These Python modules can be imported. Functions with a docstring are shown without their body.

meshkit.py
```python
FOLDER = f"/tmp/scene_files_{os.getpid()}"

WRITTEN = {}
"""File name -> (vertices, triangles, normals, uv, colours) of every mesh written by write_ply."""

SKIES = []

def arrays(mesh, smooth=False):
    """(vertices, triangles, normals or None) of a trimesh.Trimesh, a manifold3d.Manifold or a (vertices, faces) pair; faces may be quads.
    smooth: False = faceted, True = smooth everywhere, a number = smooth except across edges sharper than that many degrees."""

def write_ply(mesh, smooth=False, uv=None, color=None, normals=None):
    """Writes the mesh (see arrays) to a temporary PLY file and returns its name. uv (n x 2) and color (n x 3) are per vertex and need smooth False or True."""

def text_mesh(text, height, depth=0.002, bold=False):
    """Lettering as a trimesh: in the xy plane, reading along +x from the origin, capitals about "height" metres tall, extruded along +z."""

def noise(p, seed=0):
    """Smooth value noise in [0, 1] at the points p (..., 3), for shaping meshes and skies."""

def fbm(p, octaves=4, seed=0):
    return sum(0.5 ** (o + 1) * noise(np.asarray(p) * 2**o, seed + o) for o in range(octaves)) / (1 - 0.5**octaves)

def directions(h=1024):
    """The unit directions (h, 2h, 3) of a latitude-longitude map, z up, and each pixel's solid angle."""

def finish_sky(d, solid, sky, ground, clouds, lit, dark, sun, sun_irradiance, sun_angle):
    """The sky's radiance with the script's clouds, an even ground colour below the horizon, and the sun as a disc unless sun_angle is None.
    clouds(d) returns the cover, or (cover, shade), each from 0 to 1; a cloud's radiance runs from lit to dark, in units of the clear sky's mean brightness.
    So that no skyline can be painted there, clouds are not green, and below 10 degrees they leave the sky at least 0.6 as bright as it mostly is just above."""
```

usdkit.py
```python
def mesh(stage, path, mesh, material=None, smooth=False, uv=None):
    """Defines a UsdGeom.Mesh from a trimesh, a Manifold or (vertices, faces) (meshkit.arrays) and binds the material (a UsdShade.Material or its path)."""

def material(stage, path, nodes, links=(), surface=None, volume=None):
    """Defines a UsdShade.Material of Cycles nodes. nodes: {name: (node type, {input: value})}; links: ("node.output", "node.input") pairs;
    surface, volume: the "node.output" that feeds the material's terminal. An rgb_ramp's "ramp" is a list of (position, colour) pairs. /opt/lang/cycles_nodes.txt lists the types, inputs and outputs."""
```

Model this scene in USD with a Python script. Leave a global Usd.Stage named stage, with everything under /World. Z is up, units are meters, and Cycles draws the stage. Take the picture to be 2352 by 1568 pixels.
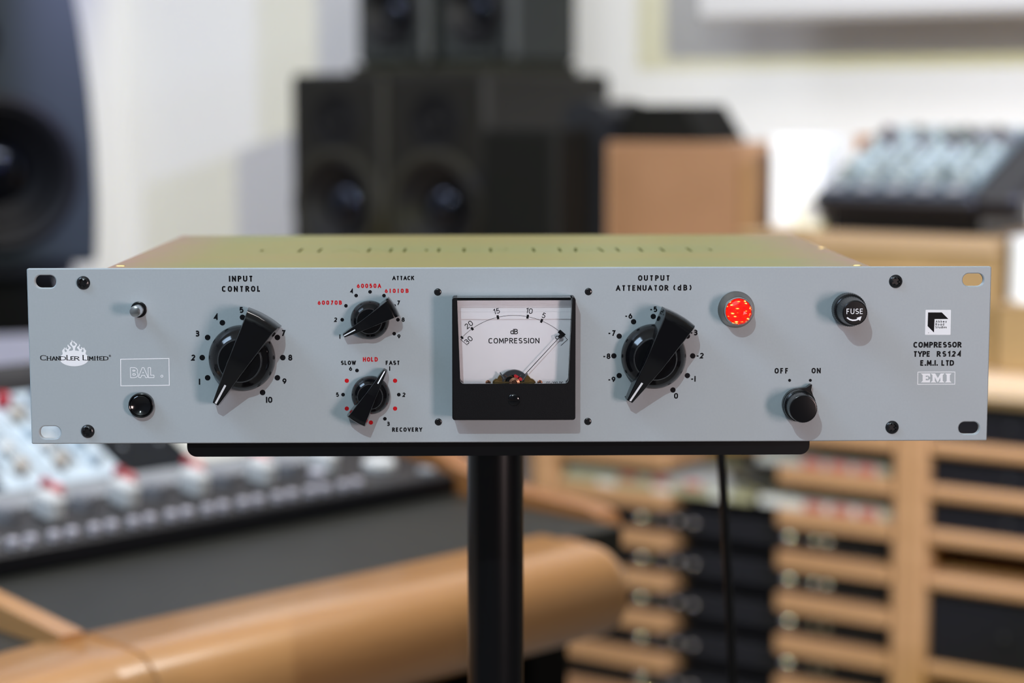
import math, random
import numpy as np, trimesh, manifold3d, usdkit
from pxr import Usd, UsdGeom, UsdLux, UsdShade, Gf, Sdf
from shapely.geometry import Polygon, LineString, Point, MultiPolygon, box as sbox
from shapely import affinity
from shapely.ops import unary_union

stage = Usd.Stage.CreateInMemory()
UsdGeom.SetStageUpAxis(stage, UsdGeom.Tokens.z)
UsdGeom.SetStageMetersPerUnit(stage, 1.0)
UsdGeom.Xform.Define(stage, '/World')
UsdGeom.Scope.Define(stage, '/World/Looks')
rnd = random.Random(7)

# ------------------------------------------------------------------ camera
ZP = 1.05                                        # height of the compressor's panel centre
F = 70 / 36 * 2352                               # focal length in photo pixels
CAM = np.array([-0.01566561, -0.99299443, 1.17314928])
RIGHT = np.array([9.99865579e-01, -1.63710174e-02, -9.01738053e-04])
UP = np.array([0.00279676, 0.11610426, 0.99323309])
BACK = np.array([-0.01615554, -0.9931021, 0.11613444])
cam = UsdGeom.Camera.Define(stage, '/World/camera')
cam.AddTransformOp().Set(Gf.Matrix4d(*RIGHT, 0, *UP, 0, *BACK, 0, *CAM, 1))
cam.CreateHorizontalApertureAttr(36.0); cam.CreateVerticalApertureAttr(24.0)
cam.CreateFocalLengthAttr(70.0)
cam.CreateFStopAttr(4.8); cam.CreateFocusDistanceAttr(0.992)
cam.CreateClippingRangeAttr(Gf.Vec2f(0.02, 50))
cam.CreateExposureAttr(0.0)

# room axes: turned 35 degrees to the camera; RX runs along the back wall, RY into it
A35 = math.radians(35.93)                         # 35 degrees from the camera's own heading
RX = np.array([math.cos(A35), -math.sin(A35)]); RY = np.array([math.sin(A35), math.cos(A35)])
def room(a, b, z):
    q = CAM[:2] + a * RX + b * RY
    return np.array([q[0], q[1], z])

# ------------------------------------------------------------------ lights
def light(kind, name, pos, intensity, color, aim=None, **kw):
    l = getattr(UsdLux, kind).Define(stage, '/World/' + name)
    if aim is not None:
        z = np.array(pos, float) - np.array(aim, float); z /= np.linalg.norm(z)
        x = np.cross([0, 0, 1.0], z)
        x = x / np.linalg.norm(x) if np.linalg.norm(x) > 1e-6 else np.array([1.0, 0, 0])
        y = np.cross(z, x)
        l.AddTransformOp().Set(Gf.Matrix4d(*x, 0, *y, 0, *z, 0, *pos, 1))
    else:
        l.AddTranslateOp().Set(Gf.Vec3d(*map(float, pos)))
    l.CreateIntensityAttr(intensity); l.CreateColorAttr(Gf.Vec3f(*color))
    cone = kw.pop('cone', None)
    for k, v in kw.items():
        getattr(l, f'Create{k}Attr')(v)
    if cone:
        sh = UsdLux.ShapingAPI.Apply(l.GetPrim()); sh.CreateShapingConeAngleAttr(cone[0]); sh.CreateShapingConeSoftnessAttr(cone[1])
    return l
# small bright downlight above and left of the camera: the hard shadows
light('SphereLight', 'downlight', (-0.335, -1.48, 1.05 + 1.02), 7600, (0.82, 0.99, 1.06), Radius=0.012)
# soft lamp right of the panel, shining across it: the wide shadows to the left
light('RectLight', 'studio_lamp', (0.56, -0.74, 1.045), 41.0, (1.0, 0.77, 0.74), aim=(-0.44, -0.84, 1.045), Width=0.26, Height=0.24)
# ceiling panels of the room
for k, (a, b, i, c) in enumerate([(-3.25, 2.0, 8.0, (0.92, 0.95, 1.08)), (-1.4, 1.75, 15.0, (1.0, 0.96, 0.93)), (-1.6, -0.6, 13.0, (0.66, 0.90, 1.20))]):
    light('RectLight', f'ceiling_panel_{k}', room(a, b, 2.66), i, c, aim=room(a, b, 0.0), Width=(1.2, 1.8, 1.2)[k], Height=(0.6, 0.4, 0.6)[k])
# two spots in front of the back wall: yellow and bluish shadows on it
light('SphereLight', 'warm_spot', room(1.3, -0.1, 2.39), 9000, (1.0, 0.94, 0.42), aim=room(-1.6, 3.9, 1.30), Radius=0.04, cone=(18.5, 0.10))
light('SphereLight', 'cool_spot', room(0.61, 1.40, 2.21), 5000, (0.54, 0.60, 1.12), aim=room(-2.1, 3.9, 1.3), Radius=0.04, cone=(26.0, 0.12))

# ------------------------------------------------------------------ materials
LOOKS = {}
def mat(name, color, rough=0.5, metal=0.0, spec=0.5, noise=None, bump=None, coat=0.0, emit=None, aniso=0.0):
    """noise = (scale xyz, second colour, detail); bump = (scale, strength, distance)."""
    n = {'p': ('principled_bsdf', {'base_color': color, 'roughness': rough, 'metallic': metal, 'specular_ior_level': spec, 'coat_weight': coat, 'coat_roughness': 0.16, 'anisotropic': aniso})}
    L = []
    if noise or bump:
        n['tc'] = ('texture_coordinate', {})
    if noise:
        sc, c2, det = noise
        n['mp'] = ('mapping', {'scale': sc})
        n['nz'] = ('noise_texture', {'scale': 1.0, 'detail': det, 'roughness': 0.6})
        n['rp'] = ('rgb_ramp', {'ramp': [(0.32, color), (0.68, c2)]})
        L += [('tc.object', 'mp.vector'), ('mp.vector', 'nz.vector'), ('nz.fac', 'rp.fac'), ('rp.color', 'p.base_color')]
    if bump:
        n['bz'] = ('noise_texture', {'scale': bump[0], 'detail': 3.0})
        n['bp'] = ('bump', {'strength': bump[1], 'distance': bump[2]})
        L += [('tc.object', 'bz.vector'), ('bz.fac', 'bp.height'), ('bp.normal', 'p.normal')]
    if emit:
        n['p'][1]['emission_color'] = emit[0]; n['p'][1]['emission_strength'] = emit[1]
    LOOKS[name] = usdkit.material(stage, '/World/Looks/' + name, n, L, surface='p.BSDF')
    return LOOKS[name]

mat('panel_paint', (0.40, 0.445, 0.475), 0.42, noise=((900, 900, 900), (0.385, 0.43, 0.462), 2), bump=(2600, 0.035, 0.0004))
mat('bare_edge', (0.62, 0.63, 0.64), 0.3, 0.6)
mat('ink_black', (0.004, 0.004, 0.006), 0.6, spec=0.15)
mat('ink_red', (0.52, 0.006, 0.012), 0.5, spec=0.2)
mat('ink_white', (0.90, 0.91, 0.95), 0.5)
mat('tape_grey', (0.385, 0.43, 0.46), 0.3)
mat('bakelite', (0.004, 0.004, 0.005), 0.12, spec=0.45)
mat('bakelite_satin', (0.004, 0.004, 0.005), 0.22, spec=0.4)
mat('black_plastic', (0.005, 0.005, 0.006), 0.26, spec=0.4)
mat('black_matte', (0.005, 0.005, 0.006), 0.38, spec=0.25, bump=(1800, 0.1, 0.0003))
mat('black_screw', (0.016, 0.016, 0.018), 0.24, 0.3, spec=0.7)
mat('chrome', (0.86, 0.87, 0.90), 0.2, 1.0)
mat('steel', (0.30, 0.275, 0.25), 0.3, 1.0, aniso=0.6)
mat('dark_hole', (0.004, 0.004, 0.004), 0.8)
mat('meter_white', (0.84, 0.845, 0.88), 0.55)
mat('brass', (0.72, 0.52, 0.20), 0.28, 1.0)
mat('copper', (0.74, 0.36, 0.22), 0.25, 1.0)
mat('solder', (0.6, 0.62, 0.64), 0.25, 1.0)
mat('wire_red', (0.5, 0.02, 0.03), 0.35)
mat('olive_brass', (0.20, 0.13, 0.04), 0.35, 0.8)
mat('ring_dark', (0.035, 0.042, 0.05), 0.42, 0.3)
# yellow chromate over sheet steel: gold-green with pink toward the edges
usdkit.material(stage, '/World/Looks/chromate', {
    'tc': ('texture_coordinate', {}), 'mp': ('mapping', {'scale': (5.0, 16.0, 5.0)}),
    'nz': ('noise_texture', {'scale': 1.0, 'detail': 2.0}),
    'rp': ('rgb_ramp', {'ramp': [(0.30, (0.26, 0.205, 0.022)), (0.5, (0.24, 0.215, 0.022)), (0.66, (0.215, 0.22, 0.034))]}),
    'sx': ('separate_xyz', {}), 'ax': ('math', {'math_type': 'add', 'value2': 0.0105}), 'ab': ('math', {'math_type': 'absolute'}),
    'ex': ('map_range', {'from_min': 0.155, 'from_max': 0.197, 'to_min': 0.0, 'to_max': 0.8, 'clamp': True}),
    'ey': ('map_range', {'from_min': -0.078, 'from_max': -0.1, 'to_min': 0.0, 'to_max': 0.8, 'clamp': True}),
    'mx': ('math', {'math_type': 'maximum'}),
    'n2': ('noise_texture', {'scale': 60.0, 'detail': 3.0}), 'mm': ('math', {'math_type': 'multiply'}), 'm2': ('math', {'math_type': 'multiply', 'value2': 1.7, 'use_clamp': True}),
    'c': ('mix', {'color2': (0.33, 0.16, 0.115)}),
    'bz': ('noise_texture', {'scale': 900.0, 'detail': 2.0}), 'bp': ('bump', {'strength': 0.12, 'distance': 0.0005}),
    'p': ('principled_bsdf', {'metallic': 0.55, 'roughness': 0.40})},
    [('tc.object', 'mp.vector'), ('mp.vector', 'nz.vector'), ('nz.fac', 'rp.fac'), ('tc.object', 'sx.vector'), ('sx.x', 'ax.value1'), ('ax.value', 'ab.value1'),
     ('ab.value', 'ex.value'), ('sx.y', 'ey.value'), ('ex.result', 'mx.value1'), ('ey.result', 'mx.value2'), ('tc.object', 'n2.vector'), ('n2.fac', 'mm.value1'), ('mx.value', 'mm.value2'),
     ('mm.value', 'm2.value1'), ('m2.value', 'c.fac'), ('rp.color', 'c.color1'), ('c.color', 'p.base_color'), ('tc.object', 'bz.vector'), ('bz.fac', 'bp.height'), ('bp.normal', 'p.normal')], surface='p.BSDF')
# clear plastic of the meter: lets light through
usdkit.material(stage, '/World/Looks/clear_plastic', {
    't': ('transparent_bsdf', {'color': (0.985, 0.985, 0.99)}), 'g': ('glossy_bsdf', {'color': (1, 1, 1), 'roughness': 0.03}),
    'f': ('fresnel', {'IOR': 1.45}), 'm': ('mix_closure', {})}, [('f.fac', 'm.fac'), ('t.BSDF', 'm.closure1'), ('g.BSDF', 'm.closure2')], surface='m.closure')
# lit red jewel: the lamp behind it sparkles in the facets
usdkit.material(stage, '/World/Looks/jewel_red', {
    'tc': ('texture_coordinate', {}), 'mp': ('mapping', {'scale': (300.0, 620.0, 760.0), 'rotation': (0.3, 0.7, 0.5)}),
    'v': ('voronoi_texture', {'scale': 1.0, 'feature': 'f1', 'randomness': 1.0}),
    'r': ('rgb_ramp', {'ramp': [(0.0, (4.0, 2.2, 0.75)), (0.22, (2.6, 0.75, 0.12)), (0.34, (1.05, 0.02, 0.004)), (1.0, (0.80, 0.002, 0.001))]}),
    'p': ('principled_bsdf', {'base_color': (0.5, 0.004, 0.006), 'roughness': 0.06, 'emission_strength': 0.95})},
    [('tc.object', 'mp.vector'), ('mp.vector', 'v.vector'), ('v.distance', 'r.fac'), ('r.color', 'p.emission_color')], surface='p.BSDF')
# the room's things
mat('wall_paint', (0.84, 0.84, 0.83), 0.7)
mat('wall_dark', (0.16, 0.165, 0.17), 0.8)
mat('ceiling_paint', (0.82, 0.82, 0.80), 0.8)
mat('floor_grey', (0.16, 0.15, 0.14), 0.6, noise=((6, 6, 6), (0.20, 0.19, 0.175), 3))
mat('fabric_white', (0.56, 0.56, 0.565), 0.8)
mat('wood_oak', (0.62, 0.315, 0.118), 0.30, noise=((3.0, 3.0, 46.0), (0.55, 0.262, 0.09), 4), coat=0.6)
mat('wood_orange', (0.44, 0.185, 0.062), 0.36, noise=((4.0, 4.0, 40.0), (0.38, 0.15, 0.045), 4), coat=0.2)
mat('wood_slat', (0.42, 0.235, 0.115), 0.5, noise=((4.0, 4.0, 60.0), (0.36, 0.195, 0.09), 4))
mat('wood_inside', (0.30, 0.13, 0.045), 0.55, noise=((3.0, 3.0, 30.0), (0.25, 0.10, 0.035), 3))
mat('wood_pale', (0.63, 0.465, 0.31), 0.45, noise=((4.0, 4.0, 60.0), (0.58, 0.42, 0.27), 3))
mat('cardboard', (0.32, 0.205, 0.085), 0.75, noise=((7, 7, 7), (0.28, 0.175, 0.070), 3))
mat('cardboard_pale', (0.40, 0.27, 0.15), 0.75)
mat('mdf', (0.29, 0.152, 0.076), 0.6, noise=((8, 8, 8), (0.265, 0.137, 0.067), 3))
mat('mdf_pale', (0.36, 0.20, 0.108), 0.6)
mat('white_gloss', (0.88, 0.89, 0.90), 0.4)
mat('desk_olive', (0.026, 0.026, 0.021), 0.42, spec=0.3, noise=((5, 5, 5), (0.021, 0.021, 0.017), 3))
mat('console_grey', (0.036, 0.034, 0.036), 0.5, spec=0.3)
mat('console_lip', (0.010, 0.010, 0.013), 0.4, spec=0.3)
mat('console_black', (0.004, 0.006, 0.009), 0.35, spec=0.2)
mat('console_slate', (0.030, 0.055, 0.085), 0.45)
mat('console_white', (0.60, 0.70, 0.78), 0.45)
mat('console_cream', (0.68, 0.67, 0.61), 0.5)
mat('console_strip', (0.30, 0.315, 0.34), 0.45)
mat('cap_white', (0.72, 0.73, 0.73), 0.4)
mat('cap_grey', (0.24, 0.245, 0.27), 0.4)
mat('cap_lilac', (0.52, 0.50, 0.56), 0.4)
mat('cap_red', (0.50, 0.018, 0.035), 0.4)
mat('cap_pink', (0.72, 0.20, 0.20), 0.4)
mat('cap_navy', (0.05, 0.09, 0.15), 0.4)
mat('cap_beige', (0.52, 0.46, 0.40), 0.45)
mat('monitor_grey', (0.034, 0.045, 0.050), 0.34, spec=0.4, bump=(900, 0.1, 0.0005))
mat('cone_black', (0.004, 0.004, 0.005), 0.5, spec=0.2)
mat('rubber', (0.007, 0.007, 0.009), 0.45, spec=0.3)
mat('dust_cap', (0.035, 0.040, 0.055), 0.03, 1.0)
mat('speaker_black', (0.010, 0.0095, 0.008), 0.5, spec=0.2)
mat('speaker_olive', (0.020, 0.019, 0.013), 0.5, spec=0.25)
mat('speaker_grey', (0.022, 0.026, 0.026), 0.5, spec=0.3)
mat('case_black', (0.005, 0.005, 0.004), 0.6, spec=0.15)
mat('tower_grey', (0.014, 0.015, 0.018), 0.38, spec=0.3)
mat('foam_olive', (0.030, 0.030, 0.021), 0.9, spec=0.1)
mat('gear_black', (0.004, 0.004, 0.005), 0.4, spec=0.25)
mat('gear_grey', (0.010, 0.010, 0.013), 0.4, spec=0.3)
mat('desk_mixer_face', (0.11, 0.15, 0.175), 0.4)
mat('desk_mixer_navy', (0.022, 0.030, 0.048), 0.35)
mat('desk_mixer_side', (0.007, 0.007, 0.010), 0.35, spec=0.35)
mat('cap_ice', (0.42, 0.50, 0.53), 0.4)
mat('cap_plum', (0.11, 0.065, 0.10), 0.4)
mat('cap_moss', (0.09, 0.11, 0.09), 0.4)
mat('cap_mist', (0.25, 0.285, 0.28), 0.4)
mat('paper_grey', (0.34, 0.35, 0.33), 0.7)
mat('paper_olive', (0.30, 0.29, 0.17), 0.7)
mat('paper_red', (0.40, 0.12, 0.11), 0.7)
mat('paper_white', (0.55, 0.56, 0.54), 0.7)
mat('bracket_steel', (0.004, 0.004, 0.005), 0.32, spec=0.28)

# ------------------------------------------------------------------ scene tree
TAKEN = set(); ORIGIN = {}
def unique(parent, name):
    p, k = f'{parent}/{name}', 0
    while p in TAKEN:
        k += 1; p = f'{parent}/{name}_{k:03d}'
    TAKEN.add(p)
    return p
def tag(path, label=None, cat=None, group=None, kind=None):
    prim = stage.GetPrimAtPath(path)
    for k, v in (('label', label), ('category', cat), ('group', group), ('kind', kind)):
        if v: prim.SetCustomDataByKey(k, v)
def thing(name, label, cat, loc=(0, 0, 0), group=None):
    p = unique('/World', name)
    UsdGeom.Xform.Define(stage, p).AddTranslateOp().Set(Gf.Vec3d(*map(float, loc)))
    ORIGIN[p] = np.array(loc, float); tag(p, label, cat, group)
    return p
def obj(name, mesh, m, parent='/World', smooth=30, label=None, cat=None, group=None, kind=None):
    """One mesh (in world metres) under parent."""
    p = unique(parent, name)
    if isinstance(mesh, (list, tuple)) and not isinstance(mesh[0], np.ndarray):
        mesh = trimesh.util.concatenate(mesh)
    o = ORIGIN.get(parent, np.zeros(3)); ORIGIN[p] = o
    mesh = mesh.copy(); mesh.apply_translation(-o)
    usdkit.mesh(stage, p, mesh, '/World/Looks/' + m, smooth=smooth)
    tag(p, label, cat, group, kind)
    return p
def copy_thing(first, name, loc, label, group=None):
    p = unique('/World', name)
    x = UsdGeom.Xform.Define(stage, p); x.AddTranslateOp().Set(Gf.Vec3d(*map(float, loc)))
    prim = x.GetPrim(); prim.GetReferences().AddInternalReference(first); prim.SetInstanceable(True)
    x.GetOrderedXformOps()[0].Set(Gf.Vec3d(*map(float, loc)))
    was = stage.GetPrimAtPath(first).GetCustomData()
    tag(p, label, was.get('category'), group or was.get('group'))
    return p

# ------------------------------------------------------------------ mesh helpers
def chbox(x0, x1, y0, y1, z0, z1, c=0.0):
    """A box with chamfered edges."""
    c = min(c, 0.49 * min(x1 - x0, y1 - y0, z1 - z0))
    if c <= 0:
        b = trimesh.creation.box((x1 - x0, y1 - y0, z1 - z0)); b.apply_translation(((x0 + x1) / 2, (y0 + y1) / 2, (z0 + z1) / 2)); return b
    pts = []
    for sx in (0, 1):
        for sy in (0, 1):
            for sz in (0, 1):
                X, Y, Z = (x0, x1)[sx], (y0, y1)[sy], (z0, z1)[sz]
                dx, dy, dz = (c, -c)[sx], (c, -c)[sy], (c, -c)[sz]
                pts += [(X, Y + dy, Z + dz), (X + dx, Y, Z + dz), (X + dx, Y + dy, Z)]
    return hull(pts)
def hull(pts):
    m = manifold3d.Manifold.hull_points(np.asarray(pts, float)).to_mesh()
    return trimesh.Trimesh(np.array(m.vert_properties[:, :3]), np.array(m.tri_verts), process=False)
def lathe(profile, n=48, knurl=None):
    """Profile [(r, h), ...] about the third axis; knurl = (h0, h1, count, depth)."""
    prof = np.array(profile, float); a = np.linspace(0, 2 * np.pi, n, endpoint=False)
    V, Fc = [], []
    for r, h in prof:
        rr = np.full(n, r)
        if knurl and knurl[0] <= h <= knurl[1]:
            rr = rr - knurl[3] * (np.arange(n) % 2)
        V.append(np.stack([rr * np.cos(a), rr * np.sin(a), np.full(n, h)], 1))
    V = np.vstack(V); i = np.arange(n); j = (i + 1) % n
    for k in range(len(prof) - 1):
        p, q = k * n, (k + 1) * n
        Fc += [np.stack([p + i, p + j, q + j], 1), np.stack([p + i, q + j, q + i], 1)]
    m = trimesh.Trimesh(V, np.vstack(Fc), process=False)
    m.merge_vertices(); m.update_faces(m.nondegenerate_faces()); m.remove_unreferenced_vertices()
    return m
def polys(g):
    if g.is_empty: return []
    return [p for p in getattr(g, 'geoms', [g]) if p.geom_type == 'Polygon' and p.area > 1e-9]
def extrude(shape, h0, h1):
    ms = []
    for p in polys(shape):
        m = trimesh.creation.extrude_polygon(p, h1 - h0, engine='earcut'); m.apply_translation((0, 0, h0)); ms.append(m)
    return trimesh.util.concatenate(ms)
def tube(path, r, n=10):
    P = np.array(path, float); t = np.gradient(P, axis=0); t /= np.linalg.norm(t, axis=1, keepdims=True)
    ref = np.array([0.31, 0.17, 0.93]); V, Fc = [], []
    a = np.linspace(0, 2 * np.pi, n, endpoint=False)
    for p, d in zip(P, t):
        x = np.cross(ref, d); x /= np.linalg.norm(x); y = np.cross(d, x)
        V.append(p + r * (np.outer(np.cos(a), x) + np.outer(np.sin(a), y)))
    i = np.arange(n); j = (i + 1) % n
    for k in range(len(P) - 1):
        Fc += [np.stack([k * n + i, k * n + j, k * n + n + j], 1), np.stack([k * n + i, k * n + n + j, k * n + n + i], 1)]
    e = (len(P) - 1) * n
    Fc += [np.stack([np.zeros(n - 2, int), np.arange(2, n), np.arange(1, n - 1)], 1), np.stack([np.full(n - 2, e), e + np.arange(1, n - 1), e + np.arange(2, n)], 1)]
    return trimesh.Trimesh(np.vstack(V), np.vstack(Fc), process=False)
def loops_plate(rings, h, bevel):
    """A plate of thickness h whose front face (top of the third axis) has a small bevel on every edge. rings: functions of an inset d."""
    ms = []
    outer0, outer1 = rings[0](0), rings[0](bevel)
    front = Polygon(outer1, [r(bevel) for r in rings[1:]]); back = Polygon(outer0, [r(0) for r in rings[1:]])
    for poly, z, flip in ((front, h, False), (back, 0, True)):
        v, f = trimesh.creation.triangulate_polygon(poly, engine='earcut')
        v = np.column_stack([v, np.full(len(v), z)]); ms.append(trimesh.Trimesh(v, f[:, ::-1] if flip else f, process=False))
    for k, r in enumerate(rings):
        b, t, c = r(0), r(0), r(bevel); n = len(b); i = np.arange(n); j = (i + 1) % n
        V = np.vstack([np.column_stack([b, np.zeros(n)]), np.column_stack([t, np.full(n, h - bevel)]), np.column_stack([c, np.full(n, h)])])
        Fc = []
        for q in (0, 1):
            Fc += [np.stack([q * n + i, q * n + j, q * n + n + j], 1), np.stack([q * n + i, q * n + n + j, q * n + n + i], 1)]
        Fc = np.vstack(Fc); ms.append(trimesh.Trimesh(V, Fc if k == 0 else Fc[:, ::-1], process=False))
    m = trimesh.util.concatenate(ms)
    for c in ms[:2]:
        pass
    m.fix_normals()
    return m
def rrect_ring(cx, cy, w, h, r, n=6, sign=1):
    def f(d):
        d = d * sign; W, H, R = w / 2 - d, h / 2 - d, max(r - d, 1e-4); out = []
        for q, (sx, sy) in enumerate(((1, 1), (-1, 1), (-1, -1), (1, -1))):
            for k in range(n + 1):
                t = (q + k / n) * math.pi / 2
                out.append((cx + sx * (W - R) + R * math.cos(t), cy + sy * (H - R) + R * math.sin(t)))
        return np.array(out)
    return f
# panel space (millimetres): x right, y up, third axis out of the panel towards the camera
def on_panel(m):
    v = np.array(m.vertices); w = np.column_stack([v[:, 0], -v[:, 2], v[:, 1]]) / 1000.0 + [0, 0, ZP]
    return trimesh.Trimesh(w, m.faces, process=False)
def P(px, py, h=0.0):
    """The point of the plane h millimetres in front of the panel at a point of the photograph's panel, in panel millimetres."""
    d = RIGHT * (px - 1176) / F - UP * (py - 784) / F - BACK
    k = (-h / 1000 - CAM[1]) / d[1]; q = CAM + k * d
    return np.array([q[0] * 1000, (q[2] - ZP) * 1000])
PX = 1000 * 0.9985 / F                            # millimetres per photo pixel on the panel
def moved(m, x=0, y=0, h=0, turn=0, scale=1.0):
    m = m.copy(); m.apply_scale(scale)
    if turn: m.apply_transform(trimesh.transformations.rotation_matrix(math.radians(turn), (0, 0, 1)))
    m.apply_translation((x, y, h)); return m

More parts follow.
